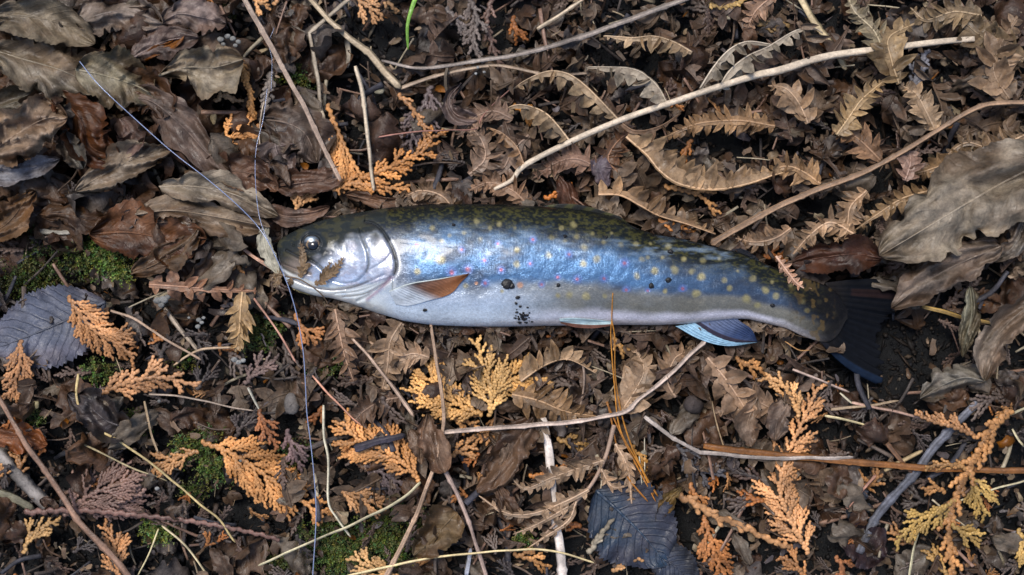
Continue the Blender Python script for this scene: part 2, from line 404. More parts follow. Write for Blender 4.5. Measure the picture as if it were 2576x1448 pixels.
def fish_color(X, Y, th):
    yt = np.interp(X, XF, YT); yb = np.interp(X, XF, YB); v = (Y - yt) / np.maximum(yb - yt, 1)
    n = fbm(X / 60., Y / 40., 31, 4) - .5; n2 = fbm(X / 22., Y / 16., 41, 3) - .5
    back_edge = np.interp(X, [697, 800, 900, 1050, 1300, 1600, 1900, 2110], [.62, .36, .2, .2, .25, .27, .30, .6])
    C = np.zeros(X.shape + (3,)) + np.array([.008, .010, .010])
    vm = ss(.44, .66, fbm(X / 7., Y / 3.6, 55, 3) + .15 * n2)
    C = mixc(C, (.060, .056, .016), vm * .7 * ss(0.0, .05, v) * ss(760, 900, X))
    flank = ss(-.13, .22, v - back_edge + n * .10 + n2 * .06)
    slate = np.array([.065, .088, .135]); blue = np.array([.09, .20, .38])
    bl = ss(-.30, .24, n * 1.1 + .10 - np.abs(v - .50) * 1.0 + .05) * ss(1000, 1060, X) * (1 - ss(1900, 2010, X))
    # dimmer slate zone towards the rear half
    rear = ss(1580, 1760, X)
    fc = slate + (blue - slate) * (bl * (1 - .5 * rear))[..., None]
    fc = fc * (1 - .25 * rear[..., None]) + .10 * (ss(1090, 1000, X) * ss(.35, .6, v))[..., None]
    C = mixc(C, fc, flank)
    tanm = ss(.60, .72, v + n * .14) * ss(1120, 1360, X)
    C = mixc(C, (.24, .22, .165), tanm * .8)
    lilac = ss(.83, .92, v + n * .05)
    C = mixc(C, (.62, .60, .68), lilac * ss(1150, 1350, X) * (1 - .6 * ss(1880, 2010, X)))
    wf = ss(.60, .80, v + n * .1) * (1 - ss(1200, 1500, X)); C = mixc(C, (.56, .64, .74), wf)
    C = mixc(C, (.50, .44, .42), ss(.93, .98, v) * ss(1200, 1400, X) * .8)
    # head: silver cheek, dark snout
    hm = 1 - ss(-3, 4, X - np.interp(Y, OPER[:, 1][:36], OPER[:, 0][:36], left=975))
    hm = np.where(X > 1015, 0, hm) * (1 - ss(930, 1005, X + n * 40) * ss(715, 735, Y))
    sil = ss(-.13, .20, v - np.interp(X, [697, 760, 800, 860, 930, 1010], [.95, .72, .52, .36, .30, .28]) + n2 * .18)
    HC = np.zeros(X.shape + (3,)) + np.array([.020, .024, .024])
    HC = mixc(HC, (.055, .052, .028), ss(.5, .62, fbm(X / 16., Y / 10., 61, 3)) * .6)
    HC = mixc(HC, (.56, .62, .74), sil)
    pk = ss(.45, .62, fbm(X / 34., Y / 26., 71, 3)) * sil; HC = mixc(HC, (.50, .40, .44), pk * .35)
    bz = ss(.5, .62, fbm(X / 26., Y / 26., 76, 3)) * sil * ss(.5, .7, v); HC = mixc(HC, (.42, .55, .78), bz * .5)
    st = ss(.48, .6, vn(X / 5., Y / 4., 77)) * sil; HC = mixc(HC, (.30, .30, .36), st * .35)
    low = ss(-4, 4, Y - np.interp(X, [700, 740, 800, 860, 950, 1000], [672, 692, 713, 722, 712, 700])); HC = mixc(HC, (.80, .82, .80), low * .95); HC = mixc(HC, (.10, .08, .075), .8 * np.exp(-(seg_dist(X, Y, MOUTH) / 3.2) ** 2))
    olive = np.exp(-(((X - 745) / 24) ** 2 + ((Y - 668) / 22) ** 2)) + .9 * np.exp(-(((X - 770) / 18) ** 2 + ((Y - 684) / 13) ** 2)); HC = mixc(HC, (.30, .24, .20), np.clip(olive, 0, 1) * .75)
    C = mixc(C, HC, hm)
    # spots
    sm = np.zeros(X.shape)
    for (a, b, r) in YS:
        rr = r * (.72 + .4 * hash2(a, b, 3.)); yb_ = np.interp(a, XF, YB); yt_ = np.interp(a, XF, YT); back_ = (b - yt_) / (yb_ - yt_) < .36; rr = rr * (.85 if back_ else 1); d = np.hypot(X - a, Y - b) / rr + n2 * 1.1; sm = np.maximum(sm, (1 - ss(.3, 1.35, d)) * (.8 if back_ else 1.25) * (.75 + .4 * hash2(a, b, 5.)))
    yel = np.array([.36, .31, .14])
    C = mixc(C, yel, sm * .62 * (1 - hm))
    for (a, b, r) in OS: C = mixc(C, (.62, .30, .14), (1 - ss(.5, 1.2, np.hypot(X - a, Y - b) / r)) * .7)
    for (a, b, r) in RS:
        d = np.hypot(X - a, Y - b) / r
        C = mixc(C, (.16, .24, .55), (1 - ss(1.0, 2.6, d)) * .6 * (Y < 735)); C = mixc(C, (.50, .12, .13), (1 - ss(.3, 1.05, d + n2 * .6)) * .7)
    # tail root
    tr = ss(1960, 2085, X + n * 80); C = mixc(C, (.006, .0055, .006), tr * .98)
    C = mixc(C, (.10, .065, .022), ss(.52, .62, fbm(X / 11., Y / 14., 91, 2)) * ss(1960, 2040, X) * (1 - ss(2080, 2105, X)) * .55)
    # skin colour darkened along the gill edge, cheek and jaw grooves
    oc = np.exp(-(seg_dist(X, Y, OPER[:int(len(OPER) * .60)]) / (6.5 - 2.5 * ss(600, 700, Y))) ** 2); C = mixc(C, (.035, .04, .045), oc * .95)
    pc = np.exp(-(seg_dist(X, Y, PREO[8:int(len(PREO) * .55)]) / 3.0) ** 2); C = mixc(C, (.09, .10, .09), pc * .75)
    mc = np.exp(-(seg_dist(X, Y, MAXI) / 3.8) ** 2); C = mixc(C, (.03, .035, .04), mc * .9)
    jc = np.exp(-(seg_dist(X, Y, JAW[:60]) / 2.2) ** 2); C = mixc(C, (.13, .11, .14), jc * .8)
    gp = np.exp(-(seg_dist(X, Y, [R6(1000, 660), R6(930, 740), R6(830, 820)]) / 5) ** 2); C = mixc(C, (.30, .17, .26), gp * .75)
    e = np.hypot(X - EYE[0], Y - EYE[1]); C = mixc(C, (.022, .028, .034), (1 - ss(27, 40, e + n2 * 14)) * (1 - ss(632, 650, Y)))
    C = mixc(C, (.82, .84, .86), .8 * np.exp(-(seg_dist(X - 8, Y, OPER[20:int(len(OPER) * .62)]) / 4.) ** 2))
    und = (np.sin(th) < -.05)[None, :] * np.ones(X.shape)
    C = mixc(C, (.45, .45, .45), und)
    silver = np.clip(sil * hm * .6 + flank * .60 * (1 - hm) * (1 - lilac * .5) * (1 - tr), 0, 1) * (1 - und)
    scl = (1 - hm) * (1 - und)
    wet = ss(.42, .86, fbm(X / 38., Y / 11., 95, 3)) * np.exp(-((Y - (596 + (X - 1010) * .055)) / 34.) ** 2) * ss(1005, 1030, X) * (1 - ss(1900, 2000, X))
    wet = np.maximum(wet, .8 * ss(.58, .68, fbm(X / 16., Y / 9., 97, 3)) * sil * hm)
    C = mixc(C, (.40, .55, .75), wet * .30)  # pale blue highlights of the wet skin painted into the colour
    rgh = np.clip(lilac * .6 + tanm * .3, 0, 1) - wet * .45
    return C, np.stack([silver, scl, rgh], -1)
FC, FM = fish_color(FX, FY, FTH)
fish = empty('trout', P(1400, 690, 4))
tag(fish, 'silver blue spotted brook trout lying on its side on leaf litter, head to the left', 'fish')
def build_fish():
    n, m = FX.shape
    V = np.stack([FX, FY, FZ], 2).reshape(-1, 3)
    i = (np.arange(n - 1)[:, None] * m); j = np.arange(m)[None, :]; k = (j + 1) % m
    F = np.stack([i + j, i + m + j, i + m + k, i + k], 2).reshape(-1, 4)
    F = np.vstack([F, np.stack([np.arange(m), (np.arange(m) + 1) % m, np.full(m, n * m), np.full(m, n * m)], 1)])
    V = np.vstack([V, [697, 622, ZC]])
    T = np.vstack([FC.reshape(-1, 3), [.02, .02, .02]])
    o = mk('body', V, fixF(F), M_skin, T, None, fish)
    a = o.data.attributes.new('mask', 'FLOAT_COLOR', 'POINT'); c = np.ones((len(V), 4), np.float32)
    c[:-1, :3] = FM.reshape(-1, 3); a.data.foreach_set('color', c.ravel())
build_fish()
def dome(name, x, y, z, rx, ry, rz, mat, parent, rot=0):
    nu, nv = 24, 10; V = []; 
    for i in range(nv + 1):
        ph = i / nv * math.pi / 2
        for j in range(nu):
            t = j / nu * 2 * math.pi; a, b = rx * math.cos(ph) * math.cos(t), ry * math.cos(ph) * math.sin(t)
            V.append((x + a * math.cos(rot) - b * math.sin(rot), y + a * math.sin(rot) + b * math.cos(rot), z + rz * math.sin(ph)))
    F = [[i * nu + j, (i + 1) * nu + j, (i + 1) * nu + (j + 1) % nu, i * nu + (j + 1) % nu] for i in range(nv) for j in range(nu)]
    A_ = np.array(V); tc = np.ones((len(A_), 3)) * .03
    dd = np.hypot((A_[:, 0] - x) / rx, (A_[:, 1] - y) / ry); dy = (A_[:, 1] - y) / ry
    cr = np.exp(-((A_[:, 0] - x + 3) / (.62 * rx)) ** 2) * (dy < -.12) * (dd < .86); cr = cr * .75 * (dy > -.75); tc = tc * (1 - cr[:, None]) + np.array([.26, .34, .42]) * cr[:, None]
    gd = (np.abs(np.hypot((A_[:, 0] - x - 3) / rx, (A_[:, 1] - y - 5) / ry) - .70) < .07) & (dy > -.3); tc[gd] = (.32, .20, .09)
    return mk(name, V, F, mat, tc, None, parent)
ez = fish_z(EYE[0] + 30, EYE[1])
eye = dome('eye', EYE[0] - 2, EYE[1] - 4, ez - 9, 22, 19, 8.2, M_iris, fish)
dome('pupil', EYE[0] + 1, EYE[1] + 3, ez - 8.5, 15.5, 13.5, 9.2, M_pupil, eye)

def fin(name, lead, trail, zl, zt, colf, nseg=14, nray=26, wav=2.0, thick=1.0, label=None):
    """surface between a leading and a trailing line (root to tip); colf(s,t)->rgb"""
    A = resample(lead, 3); B = resample(trail, 3)
    q = np.linspace(0, 1, nseg * 3); ia = np.linspace(0, 1, len(A)); ib = np.linspace(0, 1, len(B))
    A = np.stack([np.interp(q, ia, A[:, 0]), np.interp(q, ia, A[:, 1])], 1); B = np.stack([np.interp(q, ib, B[:, 0]), np.interp(q, ib, B[:, 1])], 1)
    t = np.linspace(0, 1, nray * 3)
    X = A[:, None, 0] * (1 - t) + B[:, None, 0] * t; Y = A[:, None, 1] * (1 - t) + B[:, None, 1] * t
    Q = q[:, None] * np.ones(len(t)); T = t[None, :] * np.ones((len(q), 1))
    z = np.array([[zl(x, y, a, b) for x, y, a, b in zip(*r)] for r in zip(X, Y, Q, T)])
    z = z + np.sin(T * nray * np.pi) * .9 * thick + np.sin(Q * 5 + T * 4) * wav
    C = np.array([[colf(a, b) for a, b in zip(*r)] for r in zip(Q, T)])
    n, m = X.shape
    V1 = np.stack([X, Y, z + thick], 2).reshape(-1, 3); V2 = np.stack([X, Y, z - thick], 2).reshape(-1, 3)
    i = (np.arange(n - 1)[:, None] * m + np.arange(m - 1)[None, :]).ravel()
    F1 = np.stack([i, i + m, i + m + 1, i + 1], 1); F2 = F1[:, ::-1] + n * m
    brd = np.r_[np.arange(m), np.arange(1, n) * m + m - 1, (n - 1) * m + np.arange(m - 2, -1, -1), np.arange(n - 2, 0, -1) * m]
    b2 = np.roll(brd, -1); F3 = np.stack([brd, b2, b2 + n * m, brd + n * m], 1)
    uv = np.tile(np.stack([Q, T], 2).reshape(-1, 2), (2, 1))
    o = mk(name, np.vstack([V1, V2]), np.vstack([F1, F2, F3]), M_fin, np.tile(C.reshape(-1, 3), (2, 1)), uv, fish)
    if label: tag(o, label)
    return o
def L3(a, b, f): return [a[i] * (1 - f) + b[i] * f for i in range(3)]
def pcol(s, t):
    if t < .05: return [.62, .68, .66]
    root = [.52, .58, .66]; tip = [.40, .16, .06]; mid = [.10, .055, .05]
    if t < .2: c = L3([.02, .022, .03], mid, (t - .05) / .15)
    else: c = mid
    c = L3(c, tip, max(0, min(1, s * 1.2 - .45 + .5 * t)))
    return L3(root, c, max(0, min(1, (s - .10 - .30 * t) * 5.5)))
fin('pectoral_fin', [R6(990, 760), R6(1150, 700), R6(1350, 668), R6(1590, 626)], [R6(1040, 860), R6(1140, 868), R6(1300, 826), R6(1400, 800), R6(1470, 762), R6(1520, 700), R6(1592, 628)],
    lambda x, y, s, t: fish_z(x, y) + 2 + 13 * math.sin(min(1, s * 1.2) * 2.4) * (1 - .85 * t), None, pcol, wav=.8, thick=.8)
def acol(s, t):
    if t < .34 - .14 * s: return [.33, .54, .70]
    if t < .42: return [.035, .03, .05]
    return L3([.16, .20, .32], [.03, .05, .12], min(1, s * 1.8))
fin('anal_fin', [R7(1215, 1020), R7(1400, 1120), R7(1600, 1168), R7(1832, 1140)], [R7(1650, 945), R7(1700, 985), R7(1780, 1040), R7(1825, 1128)],
    lambda x, y, s, t: 88 - 8 * s + 6 * t, None, acol)
def vcol(s, t):
    if t < .62: return [.50, .66, .70]
    return [.16, .07, .05]
fin('pelvic_fin', [R7(350, 965), R7(450, 958), R7(600, 968), R7(745, 985)], [R7(365, 1000), R7(470, 1028), R7(600, 1036), R7(742, 1016)],
    lambda x, y, s, t: max(fish_z(x, min(y, 812)) + 5, 104), None, vcol, nray=6)
fin('dorsal_fin', [(1330, 528), (1400, 514), (1470, 518), (1560, 545)], [(1350, 545), (1440, 550), (1520, 560), (1600, 578)],
    lambda x, y, s, t: 92 + 14 * t, None, lambda s, t: [.02, .022, .022] if math.sin(s * 30 + t * 9) < .3 else [.06, .06, .025])
fin('adipose_fin', [(1828, 632), (1860, 626), (1885, 634), (1908, 652)], [(1840, 645), (1862, 646), (1885, 652), (1905, 660)],
    lambda x, y, s, t: 86, None, lambda s, t: [.02, .022, .03], nray=5)
def tcol(s, t):
    c = [.004, .005, .008]
    if t > .95: c = [.007, .015, .034]
    if .10 < t < .20 and s > .3: c = [.016, .009, .010]
    return L3([.016, .014, .014], c, min(1, s * 3.5))
def tfin():
    root = [(2075, 712), (2085, 730), (2092, 760), (2092, 800), (2085, 835), (2062, 860)]
    edge = [(2300, 712), (2262, 760), (2225, 812), (2212, 860), (2214, 915), (2210, 966)]
    A = resample(root, 4); B = resample(edge, 4)
    # lines run from root to edge: leading = upper margin, trailing = lower margin
    q = np.linspace(0, 1, 40); t = np.linspace(0, 1, 90)
    RA = np.stack([np.interp(t, np.linspace(0, 1, len(A)), A[:, k]) for k in (0, 1)], 1)
    RB = np.stack([np.interp(t, np.linspace(0, 1, len(B)), B[:, k]) for k in (0, 1)], 1)
    bow = np.sin(q * np.pi)[:, None] * np.interp(t, [0, .1, .9, 1], [-10, 0, 0, 12])[None, :]
    X = RA[None, :, 0] * (1 - q[:, None]) + RB[None, :, 0] * q[:, None]
    Y = RA[None, :, 1] * (1 - q[:, None]) + RB[None, :, 1] * q[:, None] + bow
    X = X - bow * .5 + (q[:, None] ** 4) * (np.array([hash2(float(int(k * 34)), 3., 1.) for k in t])[None, :] - .5) * 22
    Z = 88 - 60 * q[:, None] ** .8 + np.sin(t * 44)[None, :] * 1.5 * q[:, None] + np.sin(t * 5 + q[:, None] * 3) * 5 * q[:, None]
    C = np.array([[tcol(a, b) for b in t] for a in q])
    n, m = X.shape
    V1 = np.stack([X, Y, Z + 1.2], 2).reshape(-1, 3); V2 = np.stack([X, Y, Z - 1.2], 2).reshape(-1, 3)
    i = (np.arange(n - 1)[:, None] * m + np.arange(m - 1)[None, :]).ravel()
    F1 = np.stack([i, i + m, i + m + 1, i + 1], 1); F2 = F1[:, ::-1] + n * m
    brd = np.r_[np.arange(m), np.arange(1, n) * m + m - 1, (n - 1) * m + np.arange(m - 2, -1, -1), np.arange(n - 2, 0, -1) * m]
    b2 = np.roll(brd, -1); F3 = np.stack([brd, b2, b2 + n * m, brd + n * m], 1)
    uv = np.tile(np.stack([q[:, None] * np.ones(m), t[None, :] * np.ones((n, 1))], 2).reshape(-1, 2), (2, 1))
    mk('tail_fin', np.vstack([V1, V2]), np.vstack([F1, F2, F3]), M_tail, np.tile(C.reshape(-1, 3), (2, 1)), uv, fish)
tfin()

# ------------------------------------------------------------------ litter builders
def with_z(pts, z0, z1=None, arch=0, hug=False):
    """2d or 3d path -> 3d with a height run"""
    p = np.asarray(pts, float)
    if p.shape[1] == 3: return p
    n = len(p); t = np.linspace(0, 1, n); z1 = z0 if z1 is None else z1
    z = z0 + (z1 - z0) * t + arch * np.sin(t * np.pi)
    return np.c_[p, z]
def straw(name, pts, wdt, col, label, z0=60, z1=None, arch=6, cat='stem', mat=None, taper=(1, .8), groove=.12, flat=.6, group=None, knobs=0, obj=True, wob=2.0, stripe=.5, lin=False):
    mat = mat or M_straw; wdt *= .87
    path = resample(with_z(pts, z0, z1, arch), 9)
    if lin:
        p3 = with_z(pts, z0, z1, arch); path = np.vstack([np.linspace(a, b, max(3, int(np.linalg.norm(b - a) / 9)), endpoint=False) for a, b in zip(p3[:-1], p3[1:])] + [p3[-1:]])
    n = len(path); s = R.random() * 100
    t = np.arange(n)
    path[:, 0] += (vn(t / 6., t * 0 + s, 1) - .5) * wob * 2; path[:, 1] += (vn(t / 6., t * 0 + s, 2) - .5) * wob * 2; path[:, 2] += (vn(t / 5., t * 0 + s, 3) - .5) * wob
    r = np.linspace(taper[0], taper[1], n) * wdt / 2 * (.82 + .22 * vn(t / 3., t * 0 + s, 4) + .16 * vn(t / 9., t * 0 + s, 8))
    if wdt > 9 and n > 8:
        for q_ in range(1, n // 14 + 1): r[min(n - 2, int(q_ * 14 + hash2(s, q_ * 1., 1.) * 6) - 4)] *= 1.28
    if knobs:
        r = r * (1 + knobs * (vn(t / 1.6, t * 0 + s, 5) - .4))
    r[0] *= .75; r[-1] *= .45
    sides = 14 if wdt > 8 else 8
    V, F = tube(path, r, sides, flat, groove, R.uniform(-.6, .6), 5 if sides == 14 else 3)
    th = np.tile(np.arange(sides), n)
    st = 1 + stripe * np.array([hash2(float(k), s, 1.) * 2 - 1 for k in range(sides)])
    bl = .62 + .5 * np.repeat(vn(t / 4., t * 0 + s, 6), sides) + .3 * np.repeat(vn(t / 1.3, t * 0 + s, 7), sides)
    T = np.asarray(col)[None, :] * (st[th] * bl)[:, None]; T = np.vstack([T, T[:1], T[-1:]])
    o = mk(name, V, fixF(F), mat, T, None, None, tuple(path[0]))
    tag(o, label, cat, group); return o
def beaded(path, r0, r1, pitch, col, seed=0, flat=.55, tipcol=None, zig=.22):
    """scale-leaf branchlet: chain of overlapping beads"""
    p = resample(path, pitch / 3.0); n = len(p); sides = 6
    ph = np.arange(n) % 3; prof3 = np.array([.78, 1.12, 1.0])[ph]
    t = np.linspace(0, 1, n); r = (r0 + (r1 - r0) * t) * prof3; r[-1] *= .35; r[0] *= .6
    T, N, B = frames(p)
    p = p + N * ((np.where((np.arange(n) // 3) % 2 == 0, 1, -1) * r * zig))[:, None]
    V, F = tube(p, r, sides, flat)
    bead = np.arange(n) // 3
    sh = .84 + .3 * hash2(bead.astype(float), seed * 1.0, 2.); sh = sh * np.array([.72, 1.0, 1.08])[ph]
    c = np.asarray(col)[None, :] * np.ones((n, 1)); 
    if tipcol is not None: c = c * (1 - t[:, None] ** 2 * .6) + np.asarray(tipcol)[None, :] * (t[:, None] ** 2 * .6)
    c = c * sh[:, None]; c = np.repeat(c, sides, 0); c = np.vstack([c, c[:1], c[-1:]])
    return V, F, c
def spray_parts(axis, blen, spacing=17, ang=46, r=4.7, pitch=7.6, col=ORANGE, seed=1, sub=True, side='both', droop=0.0, shape='fan', tipcol=None, stemcol=None, tilt=0.0):
    """returns list of (kind, V, F, T)"""
    rr = random.Random(seed); ax = resample(axis, 3.0); L = 3.0 * len(ax); T, N, B = frames(ax)
    if sub: spacing *= 1.6
    ang -= 4
    out = []
    V, F, c = beaded(ax, r * 1.35, r * .9, pitch * 1.15, np.asarray(stemcol or col) * .85, seed, tipcol=tipcol); out.append(('stem', V, F, c))
    d = spacing * .6; sgn = 1 if rr.random() < .5 else -1; k = 0
    while d < L - 6:
        i = min(len(ax) - 1, int(d / 3.0)); t = d / L
        prf = {'fan': (.45 + .75 * math.sin(min(1, t * 1.25 + .12) * math.pi * .82)) * (1 - .55 * t ** 2), 'even': .9 - .3 * t, 'cone': 1.1 - .95 * t}[shape]
        ln = blen * prf * rr.uniform(.7, 1.18)
        s = sgn if side == 'both' else (1 if side == 'R' else -1)
        if ln > 10 and rr.random() > .07:
            if rr.random() < .15: ln *= .55
            a = math.radians(ang + rr.uniform(-9, 9)); dirn = T[i] * math.cos(a) + N[i] * s * math.sin(a)
            n = max(3, int(ln / 8)); pts = []
            zc = rr.uniform(-.12, .12)
            for q in range(n + 1):
                u = q / n; bend = T[i] * (u * u * .30 * ln)
                pts.append(ax[i] + dirn * u * ln * .92 + bend + np.array([0, 0, zc * u * ln + tilt * s * u * ln - droop * u * u * ln + rr.uniform(-.5, .5)]))
            pts = np.array(pts); acc = Acc(); bc = np.asarray(col) * rr.uniform(.78, 1.15)
            V, F, c = beaded(pts, r, r * .75, pitch, bc, seed + k, tipcol=tipcol); acc.add(V, F, c)
            if sub and ln > 34:
                bp = resample(pts, 3.0); bT, bN, bB = frames(bp); e = 14 + rr.uniform(0, 5); s2 = 1
                while e < ln * .80:
                    j = min(len(bp) - 1, int(e / 3.0)); l2 = min(38, (ln - e) * .62 + 8) * rr.uniform(.6, 1.1)
                    if l2 > 8:
                        a2 = math.radians(31 + rr.uniform(-5, 5)); d2 = bT[j] * math.cos(a2) + bN[j] * s2 * math.sin(a2)
                        sp = np.array([bp[j] + d2 * l2 * u + bT[j] * l2 * .3 * u * u + np.array([0, 0, rr.uniform(-.7, .7) - droop * l2 * u * u]) for u in (0, .33, .66, 1)])
                        V, F, c = beaded(sp, r * .9, r * .72, pitch * .95, bc * rr.uniform(.9, 1.12), seed + k * 7 + j, tipcol=tipcol); acc.add(V, F, c)
                    e += rr.uniform(8.5, 11) * r / 4.9; s2 = -s2
            V, F, c, U = acc.get(); out.append(('branchlet', V, F, c))
        d += spacing * .5 * rr.uniform(.85, 1.2) if side == 'both' else spacing * .62 * rr.uniform(.85, 1.2); sgn = -sgn; k += 1
    return out
def cedar(pts, blen, label, col=ORANGE, z0=42, z1=None, arch=8, seed=1, name='cedar_spray', group=None, **kw):
    ax = with_z(pts, z0, z1, arch)
    parts = spray_parts(ax, blen, col=col, seed=seed, **kw)
    root = empty(name, P(*ax[0])); tag(root, label, 'cedar sprig', group)
    for kd, V, F, c in parts: mk(kd, V, fixF(F), M_cedar, c * np.array([1, 1.10, 1.24]), None, root)
    return root
def lobe(acc, b, d, nrm, ln, wd, col, rr, z_curl=0.2, cup=.25, pointy=.6, serr=.05, nu=8, nv=4):
    """one fern segment: b base(3), d direction(3 unit), nrm lateral(3 unit)"""
    u = np.linspace(0, 1, nu); v = np.linspace(-1, 1, 2 * nv - 1)
    wp = (1 - u ** 2.4) ** .8 * (.62 + .5 * np.sin(u * np.pi * .9)); wp[-1] = .04
    se = 1 + serr * np.where(np.arange(nu) % 2 == 0, 1, -1) * (u > .15)
    tw = rr.uniform(-.9, .9); cl = z_curl * rr.uniform(.2, 2.2) * rr.choice((1, 1, -1)); cu = cup * rr.uniform(-.6, 1.9)
    side = rr.uniform(-.25, .25)
    U, VV = np.meshgrid(u, v, indexing='ij')
    W = (wd / 2 * wp)[:, None] * VV * np.where(np.abs(VV) > .95, se[:, None], 1)
    up = np.array([0, 0, 1.])
    Pn = b[None, None, :] + d[None, None, :] * (U * ln * (1 - .12 * abs(cl) * U))[:, :, None] + nrm[None, None, :] * (W * np.cos(cu) + side * ln * U * U)[:, :, None] \
        + up * (cl * ln * U ** 2 + cu * np.abs(W) * 1.1 + tw * W * U + .04 * ln * np.sin(U * 9 + VV * 3))[:, :, None]
    m = len(v); i = (np.arange(nu - 1)[:, None] * m + np.arange(m - 1)[None, :]).ravel()
    F = np.stack([i, i + m, i + m + 1, i + 1], 1)
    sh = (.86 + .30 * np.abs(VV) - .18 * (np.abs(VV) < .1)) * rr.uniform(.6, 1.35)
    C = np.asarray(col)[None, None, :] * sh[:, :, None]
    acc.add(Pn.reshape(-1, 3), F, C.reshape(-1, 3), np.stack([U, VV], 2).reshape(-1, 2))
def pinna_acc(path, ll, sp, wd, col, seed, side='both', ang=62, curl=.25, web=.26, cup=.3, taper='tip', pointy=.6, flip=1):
    rr = random.Random(seed); ax = resample(path, 3.0); L = 3.0 * len(ax); T, N, B = frames(ax); acc = Acc(); col = np.asarray(col)
    # web strip along the midrib
    n = len(ax); t = np.linspace(0, 1, n)
    pr = (1 - t ** 2.2 * .85) * np.minimum(1, .45 + t * 3) if taper == 'tip' else np.ones(n) * (1 - .4 * t)
    ws = ll * web * pr; e = (vn(t * L / 14., t * 0 + seed, 3) * .6 + .7)
    l = ax + N * (ws * e * (1 if side != 'L' else .15))[:, None] * -1 + np.array([0, 0, 1.]) * (ws * .35)[:, None]
    r = ax + N * (ws * e * (1 if side != 'R' else .15))[:, None] + np.array([0, 0, 1.]) * (ws * .3)[:, None]
    V = np.vstack([l, ax, r]); i = np.arange(n - 1)
    F = np.vstack([np.stack([i, i + n, i + n + 1, i + 1], 1), np.stack([i + n, i + 2 * n, i + 2 * n + 1, i + n + 1], 1)])
    acc.add(V, F, np.repeat((col * .95)[None], 3 * n, 0))
    d = sp * .5; k = 0
    while d < L - 2:
        i = min(n - 1, int(d / 3)); 
        for s in ((1, -1) if side == 'both' else ((1,) if side == 'L' else (-1,))):
            ln = ll * pr[i] * rr.uniform(.78, 1.15)
            if rr.random() < .05 or ln < 5: continue
            a = math.radians(ang + rr.uniform(-10, 10)); dr = T[i] * math.cos(a) + N[i] * s * math.sin(a); 
            nr = np.cross(dr, [0, 0, 1.]); nr /= np.linalg.norm(nr) + 1e-9
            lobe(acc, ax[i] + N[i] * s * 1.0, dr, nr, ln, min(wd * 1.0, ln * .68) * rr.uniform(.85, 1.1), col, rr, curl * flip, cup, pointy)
        d += sp * rr.uniform(.85, 1.15); k += 1
    return acc, ax
def rib(ax, r0, col, r1=None):
    r = np.linspace(r0, r0 * .4 if r1 is None else r1, len(ax)); q = ax.copy(); q[:, 2] += r0 * .5
    V, F = tube(q[::2] if len(q) > 6 else q, r[::2] if len(q) > 6 else r, 6, .8); return V, F, np.ones((len(V), 1)) * np.asarray(col)[None]
def fern_piece(pts, ll, label, col=FERN, z0=48, z1=None, arch=12, seed=1, sp=None, wd=None, ribw=3.0, ribc=None, name='fern_fragment', group=None, parent=None, cat='fern', **kw):
    ll *= 1.1; z0 += 10; z1 = None if z1 is None else z1 + 6
    path = with_z(pts, z0, z1, arch); col = np.asarray(col) * np.array([1.28, 1.25, 1.18]); sp = sp or ll * .36; wd = wd or sp * 1.05
    acc, ax = pinna_acc(path, ll, sp * (.85 + .3 * ((seed * 37) % 10) / 10.), wd, col * (.8 + .4 * ((seed * 53) % 10) / 10.), seed, **kw)
    V, F, C = rib(ax, ribw, ribc or np.asarray(col) * 1.15)
    if parent is not None:
        p = acc.mk('pinna', M_fern, parent); mk('midrib', V, fixF(F), M_straw, C, None, p); return p
    root = empty(name, P(*path[0])); tag(root, label, cat, group)
    acc.mk('blade', M_fern, root); mk('midrib', V, fixF(F), M_straw, C, None, root); return root
